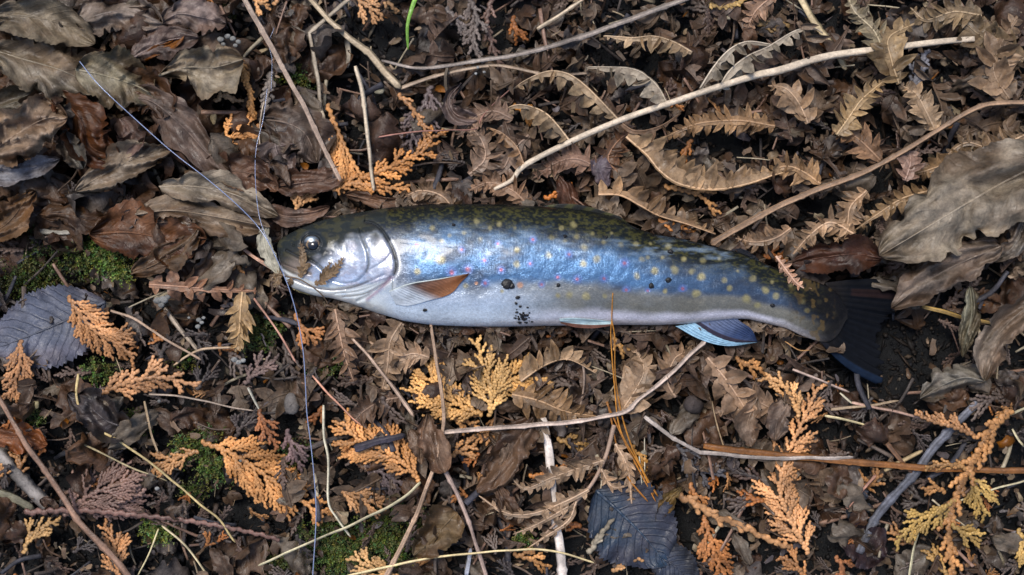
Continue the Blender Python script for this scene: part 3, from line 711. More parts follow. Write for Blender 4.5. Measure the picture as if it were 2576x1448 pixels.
def leaf_geo(axis, W, seed, teeth=18, td=.07, fold=.25, wave=.10, curl=.0, shape=.8, lob=0.0, cupn=.0, nu=60, nv=21, off=0.0, wl=3.0, vein=False, rag=.8):
    rr = random.Random(seed); shape = shape if vein else shape * rr.uniform(.8, 1.5); ax = resample(axis, 2.0); n = len(ax); T, N, B = frames(ax)
    u = np.linspace(0, 1, nu); v = np.linspace(-1, 1, nv); L = 2.0 * n
    A = np.stack([np.interp(u, np.linspace(0, 1, n), ax[:, k]) for k in range(3)], 1); Nn = np.stack([np.interp(u, np.linspace(0, 1, n), N[:, k]) for k in range(3)], 1)
    wp = np.sin(np.pi * u ** shape) ** .72; wp[0] = .02; wp[-1] = .02
    saw = (u * teeth) % 1.0
    edge = 1 - td * saw + lob * np.sin(u * 2 * np.pi * 4 + rr.random() * 6)
    U, VV = np.meshgrid(u, v, indexing='ij'); s0 = rr.random() * 50
    if vein: rag = .15
    el = (1 + rag * 1.3 * (fbm(u * wl * 1.3, u * 0 + s0, 1, 4) - .5)); er = (1 + rag * 1.3 * (fbm(u * wl * 1.3, u * 0 + s0 + 9, 1, 4) - .5))
    if curl == 0 and not vein: curl = rr.uniform(-.12, .30)
    if not vein:
        wp = np.sin(np.pi * u ** shape) ** .55
        for e_ in (el, er):
            for _ in range(rr.randrange(1, 4)):
                c_ = rr.uniform(.15, .9); e_ -= rr.uniform(.15, .5) * np.exp(-((u - c_) / rr.uniform(.012, .04)) ** 2)
    ed = np.where(VV > 0, (edge * el)[:, None], (np.roll(edge, 1) * er)[:, None])
    Wd = W / 2 * wp[:, None] * VV * (1 + (ed - 1) * np.abs(VV) ** 3)
    aw = np.abs(Wd)
    rd = lambda q: 1 - np.abs(2 * q - 1) * 1.6
    crum = 0 if vein else (rd(fbm(U * wl * .5 + s0, VV * 1.5 + U * 1.2 + s0 * .3, 14, 2)) * .30 + rd(fbm(U * wl * 2.6 - np.abs(VV) * 1.4 + s0, VV * .7 + s0, 15, 2)) * .075) * W * min(1.5, wave * 9)
    z = crum + fold * aw + wave * W * (fbm(U * wl * 1.4 + s0, VV * 1.6 + s0, 4, 3) - .5) * (.35 + np.abs(VV)) * 2.0 \
        + .07 * W * np.abs(VV) ** 2 * np.sin(U * wl * 9 + s0 + VV * 2) + curl * W * np.abs(VV) ** 3 * wp[:, None] + cupn * W * np.sin(U * np.pi) \
        - (.009 if vein else .004) * W * np.cos((U * 11 - np.abs(VV) * 3.2) * 2 * np.pi) * (1 - np.abs(VV) ** 4)
    Q = A[:, None, :] + Nn[:, None, :] * (Wd * math.cos(min(1.2, abs(fold) * .8)))[:, :, None]
    Q[:, :, 2] += z + off * Wd
    i = (np.arange(nu - 1)[:, None] * nv + np.arange(nv - 1)[None, :]).ravel(); F = np.stack([i, i + nv, i + nv + 1, i + 1], 1)
    return Q.reshape(-1, 3), F, np.stack([U, VV], 2).reshape(-1, 2), A, U, VV
def leaf(pts, W, label, col=BROWN, z0=35, z1=None, arch=10, seed=1, name='dead_leaf', cat='leaf', group=None, rc=None, edgec=None, **kw):
    ax = with_z(pts, z0, z1, arch); V, F, uv, A, U, VV = leaf_geo(ax, W, seed, **kw)
    c = np.asarray(col); f = .8 + .45 * fbm(U * 5 + seed, VV * 3 + seed, 2, 3)
    C = c[None, None, :] * f[:, :, None]
    if edgec is None and seed < 60: edgec = tuple(c * [.42, .55, .7][seed % 3] * np.array([1.1, .95, .85]))
    if edgec is not None: C = mixc(C, edgec, ss(.3, .9, fbm(U * 3 + seed * 2, VV * 1.5, 6, 3) * 1.2 + .3 * np.abs(VV) - .2))
    root = empty(name, P(*ax[0])); tag(root, label, cat, group)
    mk('blade', V, F, M_leafv if kw.get('vein') else M_leaf, C.reshape(-1, 3), uv, root)
    nv = kw.get('nv', 21); cen = V.reshape(-1, nv, 3)[:, nv // 2, :].copy(); cen[:, 2] += .8
    r = np.linspace(W * .018 + 1.0, .6, len(cen)); vv, ff = tube(cen, r, 6, .7)
    mk('midrib', vv, fixF(ff), M_straw, np.ones((len(vv), 1)) * np.asarray(rc if rc is not None else c * .75)[None], None, root)
    return root

# ------------------------------------------------------------------ stems, straws, twigs
straw('thick_straw', [(606, -20), (655, 72), (700, 150), (745, 232), (780, 300), (818, 380), (858, 458)], 15, (.34, .255, .20), 'long pale tan stalk slanting from the top edge to the bright orange spray', 96, 78, 10, taper=(1.15, .75))
straw('thick_straw', [(905, -20), (864, 10), (779, 84), (789, 135), (803, 236), (820, 338), (833, 439), (845, 500)], 13, (.27, .225, .17), 'grey tan straw with a sharp elbow near the top edge, behind the longer pale stalk', 62, 40, 6, lin=True)
straw('thick_straw', [(760, -25), (826, 51), (880, 98), (931, 135), (968, 182), (1008, 222)], 18, (.22, .175, .12), 'split yellowish brown stalk with elbow near the green blade', 74, 70, 4, lin=True, taper=(.7, 1.3))
straw('thick_straw', [(1008, 222), (1050, 207), (1117, 186), (1236, 166), (1288, 169), (1389, 189), (1477, 184)], 11, (.25, .19, .14), 'thin brown stalk starting at the bend and passing under the knobbly twig at the top', 66, 60, 4, taper=(1, .7))
straw('thick_straw', [(894, 166), (914, 254), (928, 372), (941, 480)], 12, (.29, .24, .18), 'grooved grey straw lying upright across the largest orange cedar spray', 90, 82, 6, groove=.25)
straw('thick_straw', [(873, 98), (876, 140), (872, 172)], 16, (.20, .17, .13), 'short grooved stub of straw behind the split stalk near the top', 40, 40)
straw('knobbly_twig', [(960, 153), (1050, 172), (1128, 166), (1218, 152), (1288, 140), (1372, 122), (1457, 95), (1542, 64), (1592, 47), (1660, 20), (1740, -8)], 15, (.26, .22, .19), 'knobbly grey twig running across the top, from the split stalk to the top edge', 84, 52, 8, cat='twig', mat=M_bark, taper=(.55, 1.1), knobs=.4, flat=.9)
straw('knobbly_twig', [(1128, 166), (1122, 195), (1126, 232), (1150, 285), (1168, 300)], 11, (.09, .07, .05), 'dark hollow stalk hanging down from the knobbly grey twig', 80, 60, 4, cat='twig', mat=M_bark)
straw('thick_straw', [(1352, 74), (1410, 38), (1475, -5)], 11, (.33, .27, .20), 'short pale straw beside the top edge above the knobbly twig', 48, 44, 3)
straw('thick_straw', [(2008, -18), (2050, 61), (2094, 115), (2128, 175)], 22, (.33, .265, .165), 'thick yellowish straw dropping from the top edge on the right, under the frond stalk', 52, 46, 4, groove=.2)
straw('thick_straw', [(948, 345), (1050, 333), (1130, 327), (1198, 325), (1212, 300), (1235, 270), (1288, 223)], 5, (.20, .10, .08), 'thin reddish stem crossing the purple brown cedar spray above the back', 88, 80, 4, cat='stem')
straw('thick_straw', [(2480, 262), (2576, 258), (2610, 257)], 12, (.24, .17, .12), 'end of brown stalk at the right edge above the grey leaf', 90, 86, 2)
straw('grooved_straw', [(2600, 259), (2473, 267), (2371, 321), (2270, 382), (2168, 436), (2033, 487), (1932, 534), (1788, 615)], 19, (.22, .145, .095), 'long grooved brown stalk running from the right edge down to the back of the trout', 100, 92, 10, groove=.25, taper=(.75, .9))
straw('dry_grass', [(547, 588), (600, 620), (644, 649), (694, 682)], 11, (.38, .24, .18), 'pinkish stem pointing at the mouth from the left', 66, 72, 3, taper=(.8, 1))
straw('pale_twig', [(98, 582), (150, 586), (206, 580)], 15, (.30, .29, .26), 'short whitish grey twig lying left above the bright green moss', 40, 40, 3, cat='twig', mat=M_bark, knobs=.3)
straw('pale_twig', [(200, 580), (230, 588), (250, 600)], 11, (.24, .22, .2), 'broken tip of the whitish twig touching the red brown leaf', 42, 40, 2, cat='twig', mat=M_bark, knobs=.3)
straw('thick_straw', [(-12, 985), (51, 1094), (135, 1215), (203, 1316), (277, 1394), (330, 1460)], 20, (.17, .105, .075), 'long brown stalk crossing the bottom left corner', 92, 84, 12, taper=(.75, 1.1))
straw('dry_grass', [(198, 940), (193, 999), (216, 1066), (287, 1104), (372, 1158), (439, 1215), (507, 1273), (558, 1316), (592, 1364)], 8, (.32, .25, .13), 'thin yellow tan grass stem curving down through the lower left quarter', 80, 60, 14)
straw('dry_grass', [(196, 1112), (270, 1148), (338, 1181), (422, 1212)], 7, (.30, .25, .15), 'short straw stem parallel to and below the longer yellow grass stem', 76, 58, 5, taper=(1, .5))
straw('dry_grass', [(409, 1323), (473, 1381), (530, 1460)], 8, (.33, .28, .18), 'pale stem running off the bottom edge right of the brown stalk', 60, 50, 5)
straw('dry_grass', [(400, 1330), (372, 1400), (340, 1460)], 5, (.30, .26, .16), 'thin pale stem leaning left beside the round moss tuft', 56, 50, 3)
straw('dry_grass', [(277, 781), (338, 804), (385, 832), (422, 858), (507, 906)], 8, (.33, .235, .17), 'pinkish tan stem arching right of the orange spray on the blue grey leaf', 78, 60, 10)
straw('dry_grass', [(582, 875), (514, 877), (470, 897), (436, 920)], 8, (.30, .22, .15), 'bent tan stem crossing the tip of the arching stem', 58, 50, 5)
straw('dry_grass', [(415, 775), (455, 830), (499, 884)], 15, (.20, .165, .13), 'wide dull straw lying below the white fungus bits', 38, 34, 2)
straw('dry_grass', [(640, 752), (700, 838), (744, 912)], 7, (.30, .17, .13), 'thin reddish stem under the hanging fishing line left of the throat', 60, 55, 4)
straw('dry_grass', [(785, 945), (864, 1032), (914, 1073)], 7, (.26, .14, .10), 'reddish stem ending behind the fan shaped cedar spray', 56, 52, 4)
straw('grooved_straw', [(855, 818), (905, 872), (982, 966), (1042, 1048)], 11, (.26, .19, .145), 'grooved tan stalk slanting from under the belly to the cedar below', 76, 80, 6, groove=.2, taper=(.7, 1))
straw('dry_grass', [(1082, 812), (1097, 899), (1107, 966), (1116, 1059), (1094, 1161), (1074, 1222), (1033, 1330), (965, 1462)], 13, (.34, .235, .165), 'long pinkish tan stem curving from the belly to the bottom edge', 98, 84, 12, taper=(.6, 1.2))
straw('dry_grass', [(1083, 1124), (1115, 1180), (1151, 1246), (1191, 1347), (1226, 1460)], 13, (.22, .165, .14), 'greyish brown stem crossing behind the long pinkish one toward the bottom edge', 70, 62, 8)
straw('dry_grass', [(813, 1019), (813, 1094), (826, 1161), (826, 1262), (847, 1303), (882, 1352)], 9, (.37, .34, .26), 'whitish stem standing beside the hanging line and hooking right over the moss', 66, 58, 6)
straw('dry_grass', [(1058, 1213), (1009, 1256), (907, 1310), (779, 1367), (650, 1423)], 9, (.32, .285, .19), 'pale stem sweeping left over the moss from the base of the fan shaped spray', 82, 70, 8)
straw('dry_grass', [(872, 1450), (982, 1425), (1117, 1401), (1288, 1384), (1356, 1383), (1423, 1394), (1495, 1417)], 8, (.38, .31, .18), 'thin yellow stem running almost level along the bottom edge', 86, 76, 6)
straw('grooved_straw', [(1095, 1091), (1190, 1083), (1288, 1074), (1423, 1063), (1558, 1041), (1609, 1005), (1667, 958), (1775, 858)], 13, (.27, .215, .18), 'grooved purplish straw bending up to the anal fin', 96, 84, 10, groove=.3)
straw('dark_twig', [(892, 1132), (955, 1110), (1019, 1093)], 26, (.03, .026, .034), 'blunt blackish blue twig lying across the fan shaped orange spray', 84, 84, 3, cat='twig', mat=M_bark, taper=(1, .6), groove=.2)
straw('dark_twig', [(742, 1145), (800, 1118), (880, 1092), (960, 1066)], 17, (.055, .042, .035), 'dull brown twig behind the hanging line, left of the fan shaped spray', 42, 40, 3, cat='twig', mat=M_bark, knobs=.3)
straw('grooved_straw', [(1622, 1048), (1694, 1104), (1761, 1140), (1932, 1152), (2145, 1153)], 11, (.35, .30, .265), 'pale grooved straw with a kink lying along the long orange brown stalk', 92, 78, 6, lin=True, groove=.3)
straw('orange_straw', [(1770, 1124), (1932, 1142), (2101, 1158), (2270, 1174), (2405, 1181), (2600, 1185)], 19, (.15, .068, .028), 'long wet orange brown stalk running level to the right edge', 72, 66, 6, groove=.12, taper=(1.1, .9))
straw('pale_straw', [(1366, 1050), (1379, 1130), (1384, 1195), (1393, 1296), (1406, 1364), (1416, 1462)], 25, (.36, .32, .29), 'broad pale pinkish stalk standing upright left of the dark blue leaf', 66, 62, 3, groove=.06, flat=.35, taper=(.9, 1.1))
straw('grey_stick', [(2160, 1392), (2189, 1330), (2236, 1262), (2304, 1191), (2354, 1121), (2422, 1050), (2465, 1012)], 29, (.13, .135, .16), 'thick bluish grey stick lying diagonally in the lower right', 44, 40, 4, cat='stick', mat=M_bark, knobs=.35, flat=.9, groove=.05)
straw('grey_stick', [(-10, 1138), (50, 1200), (108, 1262), (150, 1290)], 46, (.17, .155, .145), 'thick grey stick at the left edge under the long brown stalk', 36, 30, 3, cat='stick', mat=M_bark, knobs=.2, flat=.7)
straw('grey_stick', [(-10, 1238), (40, 1258), (85, 1282)], 26, (.15, .14, .10), 'shorter olive grey stick below the thick grey one at the left edge', 34, 30, 3, cat='stick', mat=M_bark, knobs=.2, flat=.8)
for pts, wdt, c, lb in [
    ([(2076, 1046), (2130, 1057), (2189, 1074)], 8, (.42, .36, .22), 'bright straw piece between the right hand cedar spray and the grey stick'),
    ([(2145, 1012), (2230, 1032), (2330, 1054)], 10, (.27, .18, .14), 'pinkish straw above the bright straw piece in the lower right'),
    ([(2112, 990), (2130, 1005), (2148, 1018)], 7, (.38, .34, .25), 'very short whitish straw touching the pinkish straw end'),
    ([(2318, 773), (2400, 793), (2495, 816)], 12, (.26, .175, .07), 'yellow straw under the folded brown leaf on the right'),
    ([(2288, 1455), (2298, 1380), (2314, 1320)], 8, (.33, .30, .20), 'pale straw rising from the bottom edge beside the right cedar spray'),
    ([(2410, 1260), (2470, 1240), (2590, 1206)], 6, (.34, .30, .2), 'thin pale straw crossing behind the right cedar spray'),
    ([(2505, 1055), (2540, 1045), (2590, 1022)], 9, (.35, .31, .21), 'pale straw under the top of the right cedar spray'),
    ([(2545, 1080), (2562, 1110), (2580, 1130)], 7, (.34, .3, .2), 'short leaning straw at the right edge below the cedar spray top'),
    ([(1993, 930), (2060, 955), (2135, 988)], 9, (.25, .19, .16), 'dull straw under the tail above the short whitish one'),
    ([(2230, 1115), (2262, 1155), (2295, 1192)], 15, (.09, .05, .03), 'dark brown wet stick leaning beside the grey stick'),
    ([(2225, 1185), (2260, 1165), (2320, 1135)], 14, (.25, .19, .11), 'tan straw chip left of the bluish grey stick'),
    ([(2130, 1280), (2165, 1240), (2205, 1195)], 12, (.20, .11, .08), 'reddish stick piece left of the bluish stick middle'),
    ([(2090, 1030), (2180, 1022), (2260, 1010)], 9, (.24, .18, .12), 'brown straw level between the tail and the lower right straws'),
    ([(1830, 1150), (1800, 1060), (1790, 1010)], 5, (.22, .16, .10), 'fine brown stem right of the needles'),
    ([(1606, 1150), (1618, 1235), (1622, 1100)], 4, (.36, .33, .26), 'white bent stem crossing the brown needles'),
    ([(1498, 1165), (1512, 1210), (1505, 1250)], 5, (.30, .25, .18), 'fine stem left of the dark blue leaf stalk'),
    ([(622, 975), (640, 1010), (660, 1045)], 8, (.36, .34, .28), 'whitish straw bit above the tall orange spray on the left'),
    ([(362, 1008), (376, 1080), (398, 1140)], 8, (.27, .2, .13), 'upright brown stem below the level orange spray at left'),
    ([(375, 992), (470, 1000), (560, 1020), (640, 1036)], 6, (.24, .19, .15), 'thin greyish root curving right from the level orange spray'),
    ([(300, 985), (305, 940), (292, 900)], 4, (.2, .16, .1), 'fine stem above the level orange spray at left'),
    ([(1175, 1450), (1180, 1418), (1185, 1380)], 14, (.28, .29, .33), 'bluish white straw end at the bottom edge'),
    ([(1465, 900), (1470, 960), (1455, 1040)], 8, (.22, .165, .13), 'brown upright stem just left of the needles'),
    ([(1480, 560), (1430, 640), (1400, 660)], 3, (.2, .12, .08), 'fine reddish root by the back'),
    ([(1975, 860), (2010, 880), (2040, 880)], 4, (.26, .15, .07), 'curved orange rootlet beneath the tail root'),
    ([(1940, 812), (1995, 842), (2040, 850)], 4, (.24, .15, .08), 'thin rootlet touching the tail root from below'),
    ([(640, 490), (655, 420), (652, 330), (668, 240)], 5, (.22, .18, .14), 'fine grey stem standing beside the looped line'),
]:
    straw('dry_straw', pts, wdt, c, lb, 62, 54, 4, cat='straw')
# pine needles
for k, (pts, lb) in enumerate([
    ([(1541, 738), (1537, 850), (1545, 960), (1560, 1080), (1608, 1170), (1645, 1245)], 'left needle of the pair whose tip lies on the belly'),
    ([(1542, 738), (1546, 850), (1549, 960), (1575, 1085), (1620, 1190), (1655, 1250)], 'right needle of the pair whose tip lies on the belly'),
    ([(1528, 1010), (1538, 1060), (1548, 1108), (1553, 1140)], 'short orange needle ending beside the pair below the trout'),
    ([(1525, 1012), (1580, 1130), (1650, 1262)], 'long straight orange needle under the pair'),
    ([(1570, 1190), (1600, 1228), (1630, 1262)], 'thin dark orange needle touching the dark blue leaf')]):
    z0 = fish_z(1541, 738) + 5 if k < 2 else 92
    if k < 2:
        pt = [(x, y, z) for (x, y), z in zip(pts, (z0, 122, 100, 90, 84, 78))]
        pt.insert(1, (1539, 800, fish_z(1539, 800) + 8))
        straw('pine_needle', pt, 6.0, (.27, .125, .035), lb, cat='needle', taper=(.5, 1), wob=.6)
    else: straw('pine_needle', pts, 5.5, (.24, .105, .032), lb, 90, 80, 3, cat='needle', wob=.8)
# green grass blade
straw('green_grass', [(1052, -20), (1034, 25), (1024, 70), (1027, 126)], 15, (.14, .30, .035), 'bright green grass blade at the top edge', 74, 62, 8, cat='grass blade', mat=M_green, taper=(1, .35), flat=.25, groove=0)

# ------------------------------------------------------------------ fern frond with the long pale stalk
fr = empty('fern_frond', P(1245, 475, 96)); tag(fr, 'dry fern frond with a long pale stalk slanting up from the back', 'fern')
sp_ = with_z([(1243, 477), (1288, 453), (1321, 416), (1433, 358), (1558, 304), (1643, 274), (1700, 255), (1795, 223), (1906, 189), (1960, 178), (2084, 142), (2236, 122), (2371, 105), (2452, 99)], 92, 86, 22)
pth = resample(sp_, 9); nn = len(pth); V, F = tube(pth, np.interp(np.linspace(0, 1, nn), [0, .08, .5, .62, 1], [4, 7, 8, 10, 8]), 12, .6, .1, .5, 4)
mk('stalk', V, fixF(F), M_straw, np.ones((len(V), 3)) * np.array([.46, .385, .30]) * (.85 + .3 * np.random.RandomState(3).rand(len(V), 1)), None, fr)
for k, (pts, ll, side, c) in enumerate([
    ([(1433, 355), (1399, 311), (1366, 281), (1321, 265), (1288, 267), (1262, 284)], 52, 'L', LFERN),
    ([(1555, 301), (1508, 250), (1457, 203), (1417, 182), (1372, 181), (1321, 203), (1288, 227)], 54, 'L', LFERN),
    ([(1677, 257), (1653, 216), (1613, 182), (1575, 171), (1524, 169), (1477, 169)], 62, 'L', GREY),
    ([(1741, 132), (1694, 105), (1643, 91), (1592, 95), (1518, 90)], 46, 'L', LFERN),
    ([(1761, 223), (1795, 169), (1835, 125), (1880, 105), (1932, 111), (1960, 118)], 42, 'R', GREY),
    ([(1805, 227), (1835, 179), (1880, 142), (1932, 118), (2000, 78), (2047, 71), (2070, 84)], 44, 'R', GREY),
    ([(1320, 420), (1300, 370), (1262, 335), (1225, 320)], 40, 'L', FERN),
    ([(1558, 306), (1600, 330), (1660, 318), (1712, 285)], 36, 'R', DFERN)]):
    fern_piece(pts, ll, None, c, 90, 62, 16, 200 + k, sp=30, wd=32, ribw=2.6, parent=fr, side=side, curl=.6, ang=76, cup=.7, pointy=.9, web=.30)
# single fern pieces traced from the picture
for k, (pts, ll, side, c, kw, lb) in enumerate([
    ([(1575, 345), (1626, 389), (1660, 430), (1710, 463), (1795, 477), (1880, 463), (1950, 440), (2010, 428)], 72, 'L', (.27, .195, .135), dict(sp=31, wd=36, ang=80, curl=.5, arch=10, z0=88, web=.42), 'wide tan fern pinna curving like a comb below the long pale stalk, teeth pointing up'),
    ([(1950, 318), (1862, 304), (1778, 308), (1727, 321), (1660, 352)], 42, 'both', (.21, .14, .09), dict(z0=74), 'brown fern pinna just above the comb shaped one'),
    ([(1505, 490), (1560, 492), (1609, 517), (1660, 544), (1727, 564), (1800, 590)], 52, 'L', (.22, .15, .10), dict(sp=30, wd=30, ang=82, z0=86), 'fern pinna lying along the trout back behind the dorsal fin, lobes upward'),
    ([(2033, 311), (2010, 260), (1976, 223), (1932, 216)], 58, 'both', (.25, .18, .13), dict(z0=80, wd=36, sp=34), 'pale lobed fern tip curling left beside the thick yellowish straw end'),
    ([(2105, 340), (2142, 287), (2169, 250), (2222, 205)], 50, 'both', (.25, .185, .12), dict(z0=84), 'fern tip rising to the frond stalk near the hollow'),
    ([(2215, 404), (2169, 358), (2135, 335), (2095, 330)], 54, 'both', (.20, .13, .09), dict(z0=70), 'brown fern tip touching the grooved brown stalk from above'),
    ([(2352, 327), (2328, 277), (2304, 236), (2268, 216)], 46, 'both', (.22, .165, .12), dict(z0=82), 'fern tip joining the grooved brown stalk at its middle'),
    ([(2262, 212), (2243, 152), (2237, 95), (2300, 60)], 62, 'both', (.23, .17, .11), dict(z0=96, wd=40), 'big star shaped tan fern tip crossing the end of the pale frond stalk'),
    ([(2277, 455), (2290, 415), (2288, 378)], 50, 'both', (.20, .14, .12), dict(z0=88), 'small mauve fern tip hanging below the grooved brown stalk'),
    ([(2064, 463), (2016, 430), (1973, 419), (1925, 440)], 46, 'both', (.23, .155, .10), dict(z0=82), 'brown fern tip right of the comb shaped pinna end'),
    ([(2495, 390), (2405, 406), (2321, 433), (2270, 442)], 40, 'both', (.17, .12, .08), dict(z0=70, sp=22), 'narrow dark fern pinna above the big grey leaf'),
    ([(2600, 330), (2500, 372), (2430, 360), (2370, 400)], 46, 'both', (.19, .14, .10), dict(z0=72), 'dark fern pinna at the right edge above the grey leaf'),
    ([(2576, 150), (2510, 120), (2430, 60), (2400, 10)], 60, 'both', (.15, .115, .08), dict(z0=64, wd=42), 'broad dull fern leaf in the top right corner'),
    ([(2540, 250), (2500, 180), (2520, 110), (2560, 40)], 70, 'both', (.13, .095, .07), dict(z0=76, wd=46), 'mauve brown fern leaf standing at the right edge near the top'),
    ([(2470, 40), (2400, 30), (2330, 50), (2290, 20)], 50, 'both', (.19, .145, .10), dict(z0=70), 'fern piece on the top edge right of the thick straw'),
    ([(2230, 150), (2200, 80), (2150, 30), (2130, -20)], 44, 'both', (.24, .205, .15), dict(z0=80), 'pale fern piece falling from the top edge onto the frond stalk'),
    ([(1950, -15), (1900, 30), (1880, 80)], 40, 'both', (.19, .13, .10), dict(z0=60), 'brown fern piece at the top edge above the frond'),
    ([(2150, 590), (2090, 560), (2040, 590), (1995, 640)], 42, 'both', (.25, .18, .13), dict(z0=84), 'tan fern piece above the tail root'),
    ([(1990, 575), (1950, 600), (1900, 610), (1850, 600)], 40, 'both', (.20, .14, .10), dict(z0=76), 'fern piece lying against the back near the small rear fin'),
    ([(2180, 480), (2140, 520), (2130, 570), (2100, 610)], 44, 'both', (.24, .17, .12), dict(z0=84), 'upright fern piece left of the big grey leaf'),
    ([(2340, 480), (2270, 500), (2200, 545), (2150, 580)], 36, 'both', (.21, .15, .10), dict(z0=82, sp=26), 'narrow fern piece running down left from the grey leaf'),
    ([(1288, 993), (1356, 1009), (1423, 1036), (1500, 1048)], 58, 'both', (.23, .155, .10), dict(z0=66), 'brown fern pinna under the purplish straw, left of the needles'),
    ([(1310, 960), (1370, 920), (1430, 905), (1500, 940)], 52, 'L', (.25, .18, .125), dict(z0=72, wd=34), 'row of tan fern lobes just below the belly'),
    ([(1560, 1040), (1600, 980), (1620, 930), (1600, 880)], 62, 'both', (.21, .155, .115), dict(z0=64, wd=44), 'broad brown fern lobes right of the needles below the belly'),
    ([(1700, 1000), (1680, 960), (1700, 900), (1750, 880)], 50, 'both', (.19, .135, .10), dict(z0=52), 'fern piece below the anal fin base'),
    ([(375, 716), (473, 723), (574, 730), (645, 733)], 46, 'both', (.22, .135, .10), dict(z0=66, sp=34), 'pinkish brown fern pinna pointing at the throat from the left'),
    ([(610, 735), (605, 781), (602, 832), (592, 886)], 56, 'both', (.28, .20, .125), dict(z0=76, sp=24, wd=20, ang=42), 'feathery tan fern tip hanging down left of the hanging line'),
    ([(843, 778), (853, 832), (868, 899), (890, 960)], 52, 'both', (.20, .135, .10), dict(z0=68), 'brown fern piece under the throat'),
    ([(1010, 812), (982, 860), (975, 920), (960, 990)], 52, 'both', (.24, .175, .13), dict(z0=70), 'tan fern piece hanging from the belly behind the pectoral fin'),
    ([(1080, 900), (1040, 890), (985, 900), (930, 860)], 44, 'both', (.22, .16, .12), dict(z0=62), 'fern piece crossing the belly stems'),
    ([(1010, 1000), (960, 1010), (910, 1040), (860, 1100)], 44, 'both', (.13, .09, .07), dict(z0=48), 'dark fern piece left above the fan shaped cedar spray'),
    ([(1780, 900), (1830, 960), (1880, 1040), (1900, 1110)], 62, 'both', (.22, .155, .115), dict(z0=70, wd=46, sp=44), 'large lobed brown fern tip below the anal fin tip'),
    ([(1960, 1040), (1900, 1010), (1850, 1020), (1800, 1040)], 48, 'both', (.18, .13, .10), dict(z0=60), 'dull fern piece under the lobed brown tip'),
    ([(1952, 645), (1983, 686), (2010, 718), (2062, 746)], 20, 'both', (.34, .23, .18), dict(z0=98, sp=16, wd=16), 'narrow pinkish curled fern piece lying over the tail root'),
    ([(1150, 560), (1120, 500), (1060, 480), (1010, 500)], 44, 'both', (.20, .14, .10), dict(z0=78, y=0), 'fern piece behind the back of the head'),
    ([(1330, 520), (1290, 480), (1230, 460), (1180, 480)], 40, 'both', (.17, .115, .085), dict(z0=74), 'fern piece lying behind the middle of the back'),
    ([(1180, 440), (1220, 400), (1210, 350), (1170, 310)], 50, 'both', (.16, .115, .09), dict(z0=70), 'grey brown fern piece right of the purple brown cedar spray'),
    ([(1330, 340), (1290, 380), (1260, 430), (1200, 440)], 52, 'both', (.15, .11, .09), dict(z0=66), 'fern piece left of the lower end of the pale frond stalk'),
    ([(1290, 300), (1240, 280), (1190, 300), (1150, 350)], 42, 'both', (.14, .10, .08), dict(z0=70), 'dark fern piece near the thin reddish stem'),
    ([(1500, 420), (1450, 400), (1400, 410), (1340, 450)], 46, 'both', (.15, .10, .08), dict(z0=62), 'dark wet fern piece under the pale frond stalk'),
    ([(1560, 440), (1530, 400), (1560, 350), (1600, 330)], 48, 'both', (.13, .075, .05), dict(z0=58), 'dark red brown fern piece behind the comb shaped pinna start'),
]):
    kw = dict(kw); kw.pop('y', None); z0 = kw.pop('z0', 60); arch = kw.pop('arch', 12)
    fern_piece(pts, ll, lb, c, z0, z0 - 16, arch, 300 + k, side=side, **{**dict(curl=.35, cup=.5), **kw})
# frond with forked pinnae at the bottom middle
fr2 = empty('fern_frond', P(1542, 1077, 84)); tag(fr2, 'tan fern frond with curled tapering pinnae spread beside the dark blue leaf', 'fern')
pth = resample(with_z([(1545, 1070), (1524, 1148), (1491, 1215), (1450, 1262), (1369, 1347)], 90, 80, 6), 8); V, F = tube(pth, np.linspace(6, 3, len(pth)), 8, .7, .1)
mk('stalk', V, fixF(F), M_straw, np.ones((len(V), 3)) * np.array([.24, .17, .13]), None, fr2)
for k, (pts, ll) in enumerate([([(1521, 1158), (1457, 1178), (1389, 1202), (1321, 1229), (1284, 1200)], 36), ([(1481, 1232), (1423, 1262), (1339, 1293), (1270, 1290), (1205, 1248)], 34),
        ([(1548, 1117), (1579, 1178), (1589, 1268)], 34), ([(1512, 1180), (1540, 1225), (1582, 1222)], 26), ([(1450, 1262), (1430, 1310), (1380, 1345), (1330, 1378)], 26), ([(1430, 1275), (1350, 1320), (1290, 1345)], 26)]):
    fern_piece(pts, ll, None, (.27, .20, .15), 88, 66, 8, 400 + k, sp=24, wd=22, ribw=2.4, parent=fr2, side='both', curl=.35, ang=48, cup=.7)

# sprig lying on the mouth
sg = empty('leaf_sprig', P(*HD(400, 1080), 150)); tag(sg, 'small brown dried leaf sprig lying across the mouth', 'sprig')
def onf(l, up=7): return [(HD(*q)[0], HD(*q)[1], max(fish_z(*HD(*q)), 60) + up) for q in l]
pth = resample(onf([(100, 1000), (250, 1040), (400, 1070), (560, 1160), (700, 1270), (790, 1390)], 8), 4); pth[:, 2] = np.maximum(pth[:, 2], 100)
V, F = tube(pth, np.full(len(pth), 1.6), 6); mk('stem', V, fixF(F), M_straw, np.ones((len(V), 3)) * np.array([.12, .08, .05]), None, sg)
for k, (l, ll) in enumerate([([(430, 1060), (450, 900), (450, 730), (425, 560)], 17), ([(620, 1150), (760, 1060), (880, 950), (1020, 770)], 19), ([(720, 1060), (800, 930), (830, 800)], 12), ([(180, 1000), (110, 1080), (75, 1190)], 15), ([(170, 980), (90, 1000), (10, 1100)], 13), ([(300, 1060), (290, 1110), (290, 1170)], 14), ([(560, 860), (480, 930), (450, 1000)], 13)]):
    acc, ax = pinna_acc(np.array(onf(l, 9)), ll * 1.1, 9, 11, (.155, .11, .07), 500 + k, side='both', ang=45, curl=.15, cup=.4); 
    acc.mk('leaflet', M_fern, sg)

